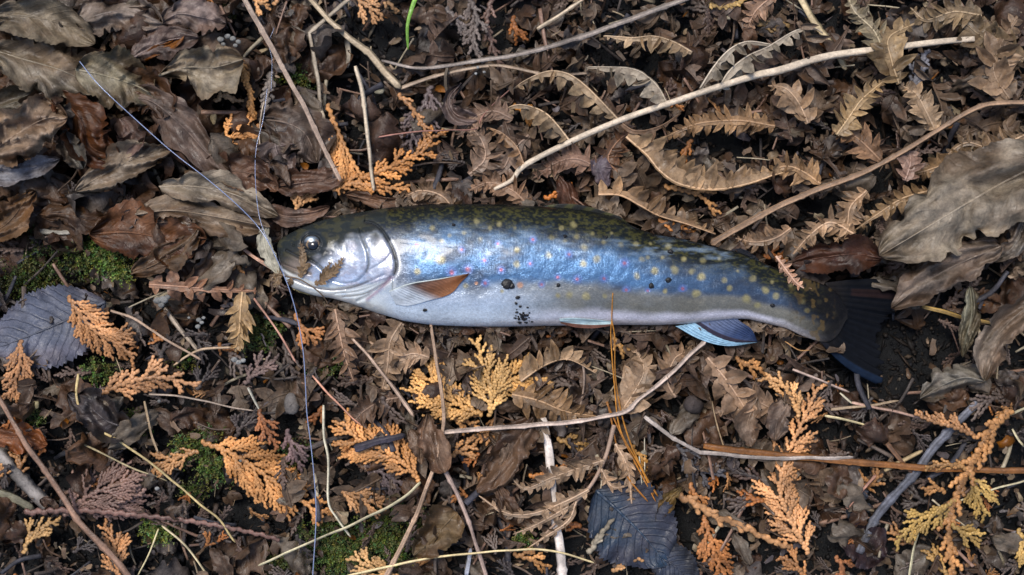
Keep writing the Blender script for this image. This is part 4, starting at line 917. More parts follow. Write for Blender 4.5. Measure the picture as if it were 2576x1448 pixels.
# ------------------------------------------------------------------ cedar sprays (axis, branch length, label, colour, options)
CS = [
 ([(822, 262), (850, 330), (880, 395), (915, 450), (945, 478)], 92, 'bright orange cedar spray with the grooved straw on it, above the head', (.62, .26, .075), dict(z0=64, seed=2, side='L', spacing=20)),
 ([(905, 450), (960, 430), (1020, 402), (1064, 380), (1094, 338)], 62, 'curved orange cedar branch sweeping up right, above the head', (.60, .235, .06), dict(z0=70, seed=5, spacing=18, shape='even')),
 ([(1000, 238), (1030, 265), (1055, 300), (1078, 345)], 26, 'thin orange cedar branch over the purple brown spray', (.58, .25, .085), dict(z0=74, seed=8, shape='even')),
 ([(835, 480), (890, 462), (950, 470), (1030, 478)], 46, 'orange cedar branch lying flat directly behind the top of the head', (.55, .23, .07), dict(z0=66, seed=9, shape='even')),
 ([(1085, 215), (1065, 265), (1045, 320), (1030, 370)], 66, 'purple brown dead cedar spray behind the orange one', CPURP, dict(z0=52, seed=11, r=5.2)),
 ([(742, 540), (755, 510), (766, 485), (778, 462)], 58, 'small orange cedar fan just behind the snout top', (.50, .24, .09), dict(z0=60, seed=13, spacing=14)),
 ([(598, 150), (612, 180), (626, 220), (632, 262), (636, 296)], 26, 'narrow upright orange cedar piece left of the long tan stalk', (.58, .24, .06), dict(z0=56, seed=14, shape='even', sub=False)),
 ([(545, 372), (580, 345), (620, 325), (662, 318)], 56, 'orange cedar piece touching the fishing line in the upper left', (.55, .23, .065), dict(z0=54, seed=15)),
 ([(540, 258), (565, 240), (605, 258)], 30, 'small pale orange cedar bit above the upper left piece', (.52, .28, .12), dict(z0=50, seed=16)),
 ([(170, 745), (200, 790), (245, 838), (300, 868), (338, 905)], 78, 'orange cedar spray lying over the blue grey leaf', (.52, .225, .08), dict(z0=74, seed=18, spacing=18)),
 ([(52, 855), (50, 905), (38, 960), (26, 1012)], 58, 'orange cedar spray at the left edge below the blue grey leaf', (.50, .22, .085), dict(z0=70, seed=19)),
 ([(252, 992), (320, 962), (400, 950), (500, 972)], 56, 'level orange cedar spray with plump beads, lower left', (.55, .25, .10), dict(z0=64, seed=21, r=5.6, pitch=10, spacing=20)),
 ([(505, 1112), (580, 1140), (650, 1185), (710, 1228), (760, 1262), (815, 1302)], 98, 'large bright orange cedar spray slanting down to the hanging line, lower left', (.64, .27, .08), dict(z0=68, seed=22, spacing=21, r=5)),
 ([(500, 1135), (450, 1150), (405, 1168), (380, 1188)], 52, 'dull orange cedar branch half buried in moss', (.40, .18, .06), dict(z0=44, seed=23)),
 ([(650, 1030), (670, 1080), (700, 1130)], 34, 'rust red cedar tip above the large bright spray', RUST, dict(z0=58, seed=24)),
 ([(1056, 1212), (1010, 1160), (955, 1128), (900, 1105), (862, 1060)], 98, 'fan shaped bright orange cedar spray with the dark twig across it', (.64, .27, .08), dict(z0=62, seed=26, spacing=18, r=4.8)),
 ([(850, 1230), (890, 1250), (930, 1262), (965, 1268)], 52, 'dim orange cedar piece hanging over the green moss', (.42, .19, .065), dict(z0=52, seed=27)),
 ([(1215, 1045), (1140, 1010), (1090, 960), (1085, 900)], 86, 'golden orange cedar spray to the left below the belly', (.62, .30, .085), dict(z0=64, seed=28)),
 ([(1232, 1050), (1235, 980), (1215, 920), (1200, 850)], 76, 'golden upright cedar spray reaching the belly', (.63, .33, .10), dict(z0=70, seed=29, spacing=18)),
 ([(1200, 1000), (1260, 965), (1320, 950), (1395, 965)], 70, 'golden cedar branch pointing right below the belly', (.62, .31, .09), dict(z0=66, seed=30)),
 ([(1120, 1050), (1170, 1060), (1210, 1080)], 42, 'orange cedar piece beside the brown leaves above the purplish straw', (.58, .26, .08), dict(z0=52, seed=31)),
 ([(1130, 1150), (1170, 1130), (1200, 1120)], 44, 'small orange cedar piece under the purplish straw', (.50, .22, .07), dict(z0=50, seed=32)),
 ([(2035, 1395), (1990, 1310), (1962, 1235), (1980, 1150), (2015, 1070), (2058, 975)], 82, 'tall light orange cedar spray standing right of the dark blue leaf', (.60, .27, .10), dict(z0=74, seed=34, spacing=19, r=4.8)),
 ([(2012, 1050), (1990, 1000), (1960, 960), (1925, 950)], 48, 'golden cedar branch near the brown lobed fern tip', (.60, .29, .10), dict(z0=68, seed=35)),
 ([(1700, 1245), (1745, 1265), (1800, 1300), (1860, 1320), (1920, 1352), (1990, 1380)], 26, 'orange cedar twig of big plump beads at the bottom right', (.55, .25, .09), dict(z0=66, seed=36, r=7.5, pitch=15, sub=False, spacing=52)),
 ([(1770, 1295), (1785, 1350), (1800, 1400), (1830, 1460)], 56, 'rusty orange cedar spray under the big beaded twig', (.50, .18, .05), dict(z0=58, seed=37, r=5)),
 ([(1735, 1215), (1745, 1240), (1760, 1270)], 40, 'orange cedar tip above the big beaded twig', (.52, .19, .05), dict(z0=60, seed=38)),
 ([(2545, 1030), (2500, 1075), (2460, 1140), (2420, 1215), (2392, 1290), (2388, 1370), (2400, 1450)], 60, 'big orange cedar branch coming down from the right edge', (.50, .215, .065), dict(z0=84, seed=40, r=7.6, spacing=40, shape='even', sub=False)),
 ([(2455, 1098), (2400, 1075), (2350, 1062), (2300, 1040)], 40, 'orange cedar side spray pointing left at the top of the big branch', (.46, .20, .07), dict(z0=78, seed=41, side='L')),
 ([(2432, 1180), (2400, 1170), (2350, 1172), (2325, 1185)], 30, 'orange side spray pointing left over the orange brown stalk', (.46, .21, .06), dict(z0=82, seed=42)),
 ([(2440, 1190), (2455, 1230), (2470, 1270), (2480, 1300)], 52, 'yellowish cedar fan hanging right of the big branch', (.42, .24, .06), dict(z0=80, seed=43)),
 ([(2405, 1255), (2360, 1290), (2310, 1310), (2250, 1370)], 48, 'yellowish cedar fan pointing lower left from the big branch', (.42, .235, .055), dict(z0=76, seed=44)),
 ([(2392, 1320), (2430, 1345), (2470, 1362)], 50, 'yellowish cedar fan right of the lower big branch', (.43, .24, .06), dict(z0=76, seed=45)),
 ([(2385, 1450), (2350, 1410), (2330, 1385)], 46, 'orange cedar fan at the bottom edge under the big branch', (.48, .25, .07), dict(z0=70, seed=46)),
 ([(2380, 1240), (2350, 1225), (2325, 1235)], 36, 'orange cedar tip left of the middle of the big branch', (.47, .2, .055), dict(z0=78, seed=47)),
 ([(2030, 1460), (2000, 1420), (1960, 1400)], 44, 'orange cedar piece at the bottom edge below the big beads', (.50, .2, .06), dict(z0=58, seed=48)),
 ([(2100, 1400), (2120, 1430), (2105, 1460)], 44, 'rusty cedar piece at the bottom edge left of the stick end', (.42, .15, .05), dict(z0=54, seed=49)),
 ([(2560, 1330), (2580, 1380), (2590, 1420)], 46, 'yellowish cedar piece at the right edge near the bottom', (.46, .26, .07), dict(z0=56, seed=50)),
 ([(885, -15), (915, 10), (945, 28), (965, 42)], 44, 'orange cedar tip at the top edge left of the green blade', (.55, .26, .10), dict(z0=60, seed=51)),
 ([(960, -15), (985, 15), (1000, 35)], 30, 'light orange cedar tip at the top edge beside the green blade', (.56, .28, .11), dict(z0=58, seed=52)),
 ([(1180, -10), (1200, 50), (1190, 110), (1215, 160)], 46, 'frosty brown cedar spray at the top edge', (.17, .12, .09), dict(z0=66, seed=53, r=5)),
 ([(1120, 20), (1150, 50), (1180, 85)], 40, 'pale brown cedar tip left of the frosty spray', (.19, .14, .11), dict(z0=62, seed=54)),
 ([(1235, 0), (1225, 60), (1240, 120), (1270, 200)], 30, 'reddish brown cedar branch right of the frosty spray', (.17, .09, .06), dict(z0=56, seed=55, shape='even')),
 ([(635, -10), (650, 5), (680, 15)], 34, 'orange cedar bit on the top edge beside the long tan stalk', (.50, .23, .08), dict(z0=60, seed=56)),
 ([(690, 15), (700, -5), (720, -12)], 26, 'second orange cedar bit on the top edge, right of the tan stalk', (.48, .22, .08), dict(z0=54, seed=57)),
 ([(1290, 40), (1298, 80), (1320, 95)], 36, 'rusty cedar bit near the top middle', (.40, .13, .03), dict(z0=50, seed=58)),
 ([(1775, -5), (1800, 15), (1850, 12), (1885, -8)], 16, 'golden beaded cedar loop hooking from the top edge', (.42, .24, .07), dict(z0=56, seed=59, shape='even', sub=False)),
 ([(1885, 55), (1940, 65), (1990, 62)], 22, 'dim golden cedar tip below the golden loop', (.27, .15, .05), dict(z0=44, seed=60, sub=False)),
 ([(1670, 470), (1720, 480), (1770, 500), (1800, 545)], 46, 'orange cedar fan under the comb shaped fern pinna', (.45, .20, .06), dict(z0=66, seed=61, side='R', spacing=20)),
 ([(1655, 555), (1690, 565), (1740, 585)], 36, 'deep orange cedar bit against the back of the trout', (.48, .17, .035), dict(z0=72, seed=62)),
 ([(1368, 500), (1400, 492), (1438, 470)], 30, 'deep orange wet cedar bit behind the dorsal fin front', (.48, .14, .02), dict(z0=62, seed=63)),
 ([(1290, 265), (1330, 290), (1350, 300)], 34, 'orange cedar bit inside the arch of the second frond pinna', (.44, .17, .03), dict(z0=36, seed=64)),
 ([(1740, 350), (1720, 390), (1700, 430)], 30, 'orange wet cedar bit in the gap of the comb shaped pinna', (.42, .14, .025), dict(z0=40, seed=65)),
 ([(1590, 1120), (1600, 1160), (1590, 1200)], 46, 'orange cedar patch behind the needle pair', (.42, .19, .04), dict(z0=50, seed=66)),
 ([(1400, 1105), (1440, 1120), (1470, 1140)], 34, 'golden cedar bit under the left needle', (.38, .2, .06), dict(z0=44, seed=67)),
 ([(1330, 1200), (1390, 1190), (1440, 1160)], 30, 'deep orange cedar under the tan frond', (.45, .16, .035), dict(z0=44, seed=68)),
 ([(1540, 840), (1560, 875), (1575, 890)], 34, 'small golden cedar tip beside the needles under the belly', (.52, .25, .07), dict(z0=58, seed=69)),
 ([(1850, 900), (1880, 920), (1920, 930)], 46, 'orange cedar piece under the anal fin tip', (.50, .22, .07), dict(z0=50, seed=70)),
 ([(740, 790), (765, 830), (800, 868)], 46, 'orange cedar piece right of the hanging line under the throat', (.50, .19, .055), dict(z0=60, seed=71)),
 ([(1010, 1455), (940, 1430), (880, 1400)], 46, 'orange cedar piece on the bottom edge below the moss', (.50, .26, .09), dict(z0=60, seed=72)),
 ([(1290, 1395), (1340, 1410), (1385, 1430)], 42, 'orange cedar piece under the thin yellow stem at the bottom', (.46, .20, .06), dict(z0=46, seed=73)),
 ([(1540, 1440), (1570, 1420), (1610, 1405)], 36, 'orange cedar piece at the tip of the dark blue leaf', (.46, .22, .08), dict(z0=62, seed=74)),
 ([(60, 1395), (75, 1350), (120, 1320), (150, 1310)], 46, 'golden cedar piece in the bottom left corner', (.46, .24, .08), dict(z0=54, seed=75)),
 ([(300, 1460), (290, 1400), (285, 1360), (262, 1318)], 52, 'orange cedar piece between the brown stalk and the moss tuft', (.52, .22, .075), dict(z0=64, seed=76)),
 ([(160, 1300), (220, 1250), (290, 1220), (350, 1190)], 86, 'large reddish brown dead cedar spray in the lower left', (.21, .11, .075), dict(z0=58, seed=77, spacing=19)),
 ([(200, 1280), (280, 1275), (340, 1250), (370, 1230)], 64, 'pinkish brown cedar spray lower in the dead pile', (.24, .135, .10), dict(z0=50, seed=78)),
 ([(60, 1290), (200, 1285), (338, 1296), (507, 1316), (644, 1343), (705, 1360)], 10, 'long reddish scaly cedar twig crossing the bottom left', (.24, .115, .08), dict(z0=74, seed=79, r=6, pitch=13, sub=False, shape='even')),
 ([(615, 968), (650, 930), (700, 900)], 40, 'brown dead cedar bit left of the hanging line', (.17, .10, .075), dict(z0=50, seed=80)),
 ([(720, 1080), (740, 1140), (760, 1190)], 40, 'purple brown cedar piece beside the whitish stem', (.16, .09, .075), dict(z0=48, seed=81)),
 ([(890, 1160), (960, 1190), (1030, 1230)], 60, 'dark frosted cedar mat under the fan shaped spray', (.12, .08, .07), dict(z0=34, seed=82)),
 ([(1700, 1120), (1760, 1180), (1830, 1200)], 50, 'dull grey cedar piece right of the needles', (.10, .085, .08), dict(z0=32, seed=83)),
 ([(680, 180), (675, 240), (660, 300)], 22, 'grey brown cedar branch hidden behind the tan stalk', (.16, .12, .09), dict(z0=50, seed=84, r=6, sub=False)),
 ([(2290, 240), (2310, 190), (2330, 130)], 34, 'grey lumpy cedar twig between the big fern tip and the right edge', (.14, .125, .125), dict(z0=70, seed=85, r=6)),
 ([(2150, 1195), (2160, 1260), (2150, 1330)], 44, 'black wet cedar piece left of the bluish stick', (.03, .035, .045), dict(z0=34, seed=86)),
 ([(590, 600), (595, 640), (600, 680)], 44, 'orange cedar piece hanging left of the pale petal', (.46, .19, .055), dict(z0=52, seed=87)),
 ([(40, 470), (50, 490), (45, 515)], 30, 'dim orange cedar bit at the left edge', (.42, .22, .08), dict(z0=44, seed=88)),
 ([(1480, 1395), (1520, 1335), (1545, 1305)], 14, 'small tan budded sprig lying on the dark blue leaf', (.27, .205, .13), dict(z0=74, seed=89, r=6, pitch=13, sub=False)),
]
for k, (pts, bl, lb, c, kw) in enumerate(CS):
    z0 = kw.pop('z0') * .96 + 6; sd_ = kw.pop('seed'); kw.setdefault('droop', [0, .15, .3, .08][sd_ % 4]); kw.setdefault('tilt', [.0, .14, -.15, .2, -.08][sd_ % 5]); cedar(pts, bl, lb, c, z0, z0 - [8, 22, 2][sd_ % 3], seed=sd_, arch=5, **kw)

# ------------------------------------------------------------------ broad dead leaves
LS = [
 ([(2640, 405), (2560, 440), (2440, 508), (2320, 580), (2212, 644)], 225, 'large smooth greyish tan leaf on the right edge', (.29, .245, .19), dict(z0=92, z1=88, fold=-.12, wave=.15, rag=.8, teeth=26, td=.05, seed=3, lob=.03, shape=.75)),
 ([(2520, 620), (2420, 660), (2330, 710), (2242, 776)], 118, 'folded brown leaf under the large greyish tan one', (.19, .15, .12), dict(z0=84, z1=76, fold=.55, wave=.14, seed=4, lob=.1)),
 ([(2640, 730), (2540, 810), (2490, 880), (2478, 960)], 96, 'curled brownish leaf at the right edge below the folded leaf', (.19, .155, .125), dict(z0=80, z1=66, fold=.5, wave=.15, seed=5)),
 ([(2480, 960), (2430, 950), (2380, 965), (2315, 1003)], 74, 'greyish leaf with ragged lower rim, right of the tail lobe', (.19, .17, .14), dict(z0=70, z1=52, fold=-.4, wave=.16, seed=6, lob=.12)),
 ([(2440, 720), (2445, 790), (2430, 850), (2422, 900)], 60, 'twisted olive tan leaf strip hanging over the yellow straw', (.21, .20, .15), dict(z0=84, z1=58, fold=.8, wave=.2, seed=7)),
 ([(2590, 520), (2570, 570), (2550, 620), (2500, 660)], 66, 'crumpled greyish leaf between the grey leaf and the right edge', (.20, .18, .16), dict(z0=74, fold=.5, wave=.22, seed=8)),
 ([(2220, 650), (2150, 640), (2060, 650), (1990, 665)], 92, 'dark reddish wet leaf lying behind the tail', (.06, .026, .016), dict(z0=66, z1=52, fold=.15, wave=.06, seed=9, td=.1)),
 ([(265, 760), (190, 795), (100, 835), (-30, 885)], 215, 'flat blue grey toothed leaf at the left edge', (.082, .090, .118), dict(z0=48, z1=40, fold=.05, wave=.035, teeth=24, td=.12, seed=10, vein=True, shape=.95, edgec=(.105, .10, .12))),
 ([(1500, 1235), (1560, 1290), (1620, 1350), (1680, 1425)], 235, 'dark blue toothed leaf near the bottom edge', (.030, .046, .072), dict(z0=64, z1=60, fold=.06, wave=.035, teeth=22, td=.12, seed=11, vein=True, shape=.85, edgec=(.05, .052, .07))),
 ([(1630, 1395), (1690, 1420), (1760, 1480)], 110, 'second dark blue leaf tip at the bottom edge', (.034, .040, .058), dict(z0=52, fold=.1, wave=.05, teeth=16, td=.1, seed=12, vein=True)),
 ([(1150, 1290), (1120, 1320), (1085, 1360), (1040, 1400)], 105, 'olive brown speckled leaf beside the moss', (.135, .095, .055), dict(z0=62, fold=.12, wave=.08, seed=13, shape=.6)),
 ([(1120, 1190), (1100, 1140), (1080, 1090), (1075, 1040)], 74, 'smooth brown leaf lobe at the top of the fan shaped cedar spray', (.18, .12, .085), dict(z0=86, fold=.3, wave=.08, seed=14, td=.02)),
 ([(1060, 1170), (1055, 1120), (1030, 1080)], 46, 'second brown leaf lobe left of the smooth one', (.17, .115, .08), dict(z0=86, fold=.25, wave=.08, seed=15, td=.02)),
 ([(1340, 1050), (1290, 1130), (1250, 1200), (1200, 1240)], 100, 'dark brown crumpled leaf left of the broad pale stalk', (.10, .062, .04), dict(z0=44, fold=.3, wave=.14, seed=16)),
 ([(1240, 1210), (1270, 1260), (1300, 1300), (1350, 1330)], 60, 'wet brown leaf under the tan frond', (.12, .075, .05), dict(z0=50, fold=.5, wave=.12, seed=17)),
 ([(1230, 1090), (1270, 1110), (1285, 1160), (1270, 1220)], 70, 'dull brown leaf right of the fan shaped spray', (.15, .105, .075), dict(z0=56, fold=.3, wave=.1, seed=18)),
 ([(1980, 1000), (1955, 1060), (1950, 1110)], 66, 'oval brown leaf below the lobed fern tip', (.19, .14, .11), dict(z0=74, fold=.2, wave=.06, td=.02, seed=19)),
 ([(1905, 1000), (1880, 1070), (1890, 1125)], 60, 'oval tan leaf left of the tall light orange spray', (.19, .14, .105), dict(z0=70, fold=.2, wave=.08, td=.02, seed=20)),
 # upper left pile
 ([(190, 175), (260, 190), (340, 215), (400, 250)], 150, 'olive grey leaf under the upper end of the fishing line', (.23, .20, .14), dict(z0=84, z1=70, fold=.15, wave=.1, seed=21, lob=.06)),
 ([(400, 190), (470, 170), (540, 170), (612, 150)], 140, 'wide pale tan ragged leaf in the upper left pile', (.27, .225, .165), dict(z0=74, z1=66, fold=-.12, wave=.12, seed=22, lob=.1, shape=1.1)),
 ([(-40, 120), (60, 150), (160, 180), (260, 230)], 145, 'large grey olive leaf along the left edge at the top', (.185, .155, .115), dict(z0=66, z1=58, fold=.1, wave=.1, seed=23, lob=.06)),
 ([(-40, 40), (60, 40), (150, 60), (240, 110)], 110, 'greyish leaf in the top left corner', (.20, .165, .12), dict(z0=60, fold=.3, wave=.12, seed=24)),
 ([(190, 60), (260, 35), (330, 30), (410, 60)], 110, 'purplish tan leaf on the top edge, upper left', (.20, .165, .14), dict(z0=76, fold=-.25, wave=.14, seed=25)),
 ([(400, 60), (450, 35), (510, 45), (570, 60)], 96, 'mauve brown leaf left of the white crumbs at the top', (.22, .17, .15), dict(z0=72, fold=-.2, wave=.1, seed=26)),
 ([(330, 150), (380, 120), (430, 100), (500, 95)], 90, 'smooth mauve leaf in the middle of the upper left pile', (.19, .145, .13), dict(z0=84, fold=.25, wave=.08, seed=27)),
 ([(360, 150), (390, 130), (430, 115), (472, 72)], 30, 'orange brown curled leaf edge in the upper left pile', (.24, .09, .022), dict(z0=92, fold=.6, wave=.1, seed=28)),
 ([(260, 230), (330, 225), (400, 250), (410, 300)], 120, 'dark wet brown leaf below the olive grey one', (.085, .048, .028), dict(z0=62, fold=.2, wave=.1, seed=29)),
 ([(300, 245), (380, 255), (460, 320), (520, 385), (590, 445)], 108, 'long dark brown leaf slanting down under the fishing line', (.115, .082, .065), dict(z0=78, z1=66, fold=-.3, wave=.09, seed=30, td=.02)),
 ([(-30, 385), (40, 340), (110, 300), (170, 295)], 165, 'wavy light brown leaf at the left edge', (.25, .185, .135), dict(z0=78, z1=66, fold=.35, wave=.2, seed=31)),
 ([(-40, 440), (30, 440), (90, 420), (150, 400)], 66, 'bluish wet leaf at the left edge below the wavy one', (.20, .20, .22), dict(z0=62, fold=.3, wave=.14, seed=32)),
 ([(190, 480), (260, 440), (340, 400), (432, 375)], 110, 'tan wavy leaf left of the fishing line in the middle of the pile', (.22, .175, .13), dict(z0=74, z1=66, fold=.35, wave=.12, seed=33)),
 ([(160, 330), (175, 370), (195, 400), (210, 425)], 70, 'upright twisted greyish leaf beside the wavy light brown one', (.20, .19, .17), dict(z0=84, z1=74, fold=.6, wave=.1, seed=34)),
 ([(140, 230), (200, 300), (230, 370), (300, 400)], 130, 'dark red brown leaf deep in the upper left pile', (.10, .042, .02), dict(z0=50, fold=.3, wave=.12, seed=35)),
 ([(300, 300), (330, 340), (320, 370), (280, 400)], 80, 'mauve brown curled leaf inside the hollow of the upper left pile', (.16, .11, .095), dict(z0=62, fold=.4, wave=.1, seed=36)),
 ([(225, 590), (320, 585), (420, 600), (520, 600)], 150, 'red brown leaf left of the snout', (.13, .06, .03), dict(z0=58, z1=62, fold=-.1, wave=.08, seed=37, td=.1)),
 ([(340, 540), (430, 530), (540, 545), (680, 572)], 95, 'tan leaf with wavy rim lying on the red brown one, left of the snout', (.21, .16, .115), dict(z0=86, z1=74, fold=-.3, wave=.1, seed=38)),
 ([(400, 470), (490, 470), (590, 490), (700, 545)], 90, 'light tan leaf crossed by the fishing line above the snout', (.27, .225, .17), dict(z0=76, z1=68, fold=.3, wave=.1, seed=39)),
 ([(330, 690), (400, 660), (470, 610), (500, 570)], 80, 'curled dark brown leaf below the red brown one', (.10, .062, .035), dict(z0=66, fold=.3, wave=.12, seed=40)),
 ([(500, 430), (570, 430), (640, 440), (700, 480)], 90, 'brown leaf between the line and the looped leader', (.14, .085, .06), dict(z0=56, fold=.2, wave=.08, seed=41)),
 ([(660, 300), (720, 310), (770, 340), (800, 410)], 130, 'smooth greyish brown leaf left of the bright orange spray', (.16, .12, .095), dict(z0=48, fold=.15, wave=.08, seed=42, td=.03)),
 ([(690, 350), (700, 390), (740, 430)], 90, 'mauve leaf lobe behind the lower tan stalk', (.16, .125, .115), dict(z0=56, fold=.2, wave=.08, seed=43)),
 ([(690, 470), (760, 460), (830, 450), (860, 420)], 74, 'dark brown leaf behind the top of the head', (.11, .065, .045), dict(z0=54, fold=.2, wave=.1, seed=44)),
 ([(650, 520), (720, 545), (780, 540), (830, 520)], 50, 'rolled brown leaf touching the top of the snout', (.18, .115, .085), dict(z0=62, fold=.6, wave=.1, seed=45)),
 ([(190, 280), (110, 250), (30, 260), (-40, 300)], 90, 'dim olive leaf under the large left edge leaf', (.10, .085, .06), dict(z0=44, fold=.2, wave=.1, seed=46)),
 ([(-40, 600), (20, 560), (60, 510), (90, 480)], 90, 'brown leaf at the left edge above the dark moss', (.15, .09, .05), dict(z0=54, fold=.3, wave=.12, seed=47)),
 ([(100, 540), (170, 540), (240, 560), (290, 540)], 70, 'dark brown leaf above the whitish twig', (.07, .038, .02), dict(z0=44, fold=.3, wave=.12, seed=48)),
 ([(310, 575), (330, 545), (370, 530)], 44, 'pale grey leaf scrap at the tip of the red brown leaf', (.26, .25, .25), dict(z0=66, fold=.6, wave=.1, seed=49)),
 ([(-30, 1105), (30, 1100), (80, 1105), (120, 1120)], 80, 'reddish leaf under the long brown stalk at the left edge', (.21, .085, .04), dict(z0=44, fold=.15, wave=.08, seed=50)),
 ([(330, 1080), (270, 1060), (220, 1020), (170, 990)], 110, 'dark grey curled leaf below the blue grey one', (.07, .062, .065), dict(z0=42, fold=.5, wave=.12, seed=51)),
 ([(2110, 1350), (2170, 1370), (2230, 1400)], 110, 'dark purple leaf under the bluish stick end', (.04, .028, .035), dict(z0=32, fold=.15, wave=.06, seed=52)),
 ([(1655, 1320), (1665, 1290), (1690, 1250), (1715, 1225)], 40, 'yellow torn leaf scrap right of the dark blue leaf', (.22, .155, .065), dict(z0=60, fold=.4, wave=.1, seed=53)),
 ([(1160, 210), (1130, 250), (1150, 290), (1210, 300)], 50, 'curled pinkish brown leaf hanging under the dark hollow stalk', (.19, .14, .125), dict(z0=66, fold=.6, wave=.1, seed=54)),
 ([(1500, 560), (1440, 520), (1420, 470), (1400, 440)], 60, 'dark wet leaf behind the dorsal fin', (.09, .045, .03), dict(z0=48, fold=.3, wave=.1, seed=55)),
 ([(1530, 470), (1510, 430), (1515, 390)], 52, 'slate purple leaflet left of the comb shaped pinna', (.11, .09, .105), dict(z0=66, fold=.15, wave=.05, td=.02, seed=56)),
 ([(870, 490), (920, 500), (980, 510), (1040, 500)], 40, 'wet brown leaf strip tucked behind the nape', (.14, .08, .05), dict(z0=60, fold=.4, wave=.1, seed=57)),
]
for pts, W, lb, c, kw in LS:
    z0 = kw.pop('z0'); z1 = kw.pop('z1', None); leaf(pts, W, lb, c, z0, z1, 8, **kw)
# pale petal-like leaf at the snout
leaf([(672, 568), (664, 600), (672, 640), (700, 690)], 44, 'pale translucent petal shaped leaf in front of the snout', (.36, .34, .27), 84, 96, 4, 61, name='pale_leaf', fold=.2, wave=.04, td=.01)
leaf([(715, 690), (745, 722), (785, 742)], 16, 'yellowish sliver under the lower jaw', (.40, .33, .16), 40, 44, 3, 62, name='pale_leaf', fold=.2, wave=.04, td=.01)

# ------------------------------------------------------------------ fishing line (one continuous strand, three visible runs)
def fline(name, pts, r, label):
    path = resample(pts, 8); V, F = tube(path, np.full(len(path), r), 8)
    o = mk(name, V, fixF(F), M_line, np.ones((len(V), 3)) * .6, None, None, tuple(path[0])); tag(o, label, 'fishing line')
fline('fishing_line', [(200, 155, 140), (240, 205, 152), (280, 245, 152), (340, 300, 146), (430, 380, 140), (520, 450, 136), (590, 510, 130), (640, 560, 120), (672, 605, 124), (695, 650, 126), (712, 688, 122)], 1.2, 'clear bluish fishing line from the upper left leaves to the mouth')
fline('fishing_line', [(672, 225, 96), (662, 300, 104), (645, 370, 110), (642, 440, 112), (648, 520, 114), (660, 572, 118), (680, 618, 122), (700, 660, 126), (714, 690, 124)], .85, 'thin looped leader line bowing left above the snout')
fline('fishing_line', [(712, 688, 124), (730, 735, 120), (748, 800, 112), (762, 880, 104), (768, 960, 100), (772, 1040, 98), (782, 1120, 96), (790, 1200, 92), (795, 1300, 90), (786, 1460, 86)], 1.3, 'clear fishing line hanging from the mouth down to the bottom edge')
fline('fishing_line', [(690, 70, 84), (676, 110, 86), (684, 150, 88), (682, 230, 94)], .5, 'faint hair thin line beside the long tan stalk at the top')

# ------------------------------------------------------------------ mud on the fish
def blob(name, x, y, z, rx, ry, rz, seed, mat, col, label, cat, group=None, nu=14, nv=7):
    V = []
    for i in range(nv + 1):
        ph = -math.pi / 2 + i / nv * math.pi
        for j in range(nu):
            t = j / nu * 2 * math.pi; k = 1 + .45 * (float(vn(np.array([math.cos(t) * 1.7 + seed]), np.array([math.sin(t) * 1.7 + ph]), 3)[0]) - .4)
            V.append((x + rx * k * math.cos(ph) * math.cos(t), y + ry * k * math.cos(ph) * math.sin(t), z + rz * k * math.sin(ph)))
    F = [[i * nu + j, i * nu + (j + 1) % nu, (i + 1) * nu + (j + 1) % nu, (i + 1) * nu + j] for i in range(nv) for j in range(nu)]
    o = mk(name, V, F, mat, np.ones((len(V), 3)) * np.asarray(col), None, None, (x, y, z)); return tag(o, label, cat, group)
DM = (.012, .011, .012)
for (x, y), rx, ry, lb in [
    (R6(1868, 705), 15, 12, 'largest black mud speck, in the middle of the flank'), (R6(1258, 900), 5.5, 4, 'mud speck on the white breast below the pectoral fin'),
    (R7(345, 715), 5, 5, 'mud speck on the blue flank above the needle side of the belly'), (R7(1035, 718), 7, 7, 'left one of the paired mud specks near the rear flank'),
    (R7(1165, 675), 7.5, 7, 'right one of the paired mud specks near the rear flank'), (R7(1180, 465), 7.5, 6, 'black mud speck high on the rear back'),
    (R7(395, 350), 5, 4.5, 'small mud speck beside the upper yellow spots'), (R7(702, 357), 4, 4, 'tiny mud speck on the upper back right of the dorsal fin start'),
    (R8(35, 865), 6, 4.5, 'mud speck on the narrow tail root'), (R6(1470, 265), 5, 4, 'mud speck on the shoulder near the back'),
    (R7(0, 722), 7, 8, 'mud speck right beside the largest one'), (R7(42, 806), 6, 4, 'mud speck between the flank smear and the belly'),
    (R7(30, 850), 3.5, 4, 'tiny mud speck above the belly smear')]:
    blob('mud_speck', x, y, fish_z(x, y) + 1, rx, ry, 4.5, x, M_mud, DM, lb, 'mud')
rr_ = random.Random(5)
for k in range(46):
    x, y = R7(70 + rr_.gauss(0, 28), 955 + rr_.gauss(0, 34))
    if y > 815: continue
    s_ = rr_.uniform(1.4, 4.2); blob('mud_crumb', x, y, fish_z(x, y) + .5, s_ * 1.2, s_, 2, k, M_mud, DM, 'fine black mud crumb in the smear on the belly', 'mud', 'mud crumbs smeared on the belly', 8, 4)

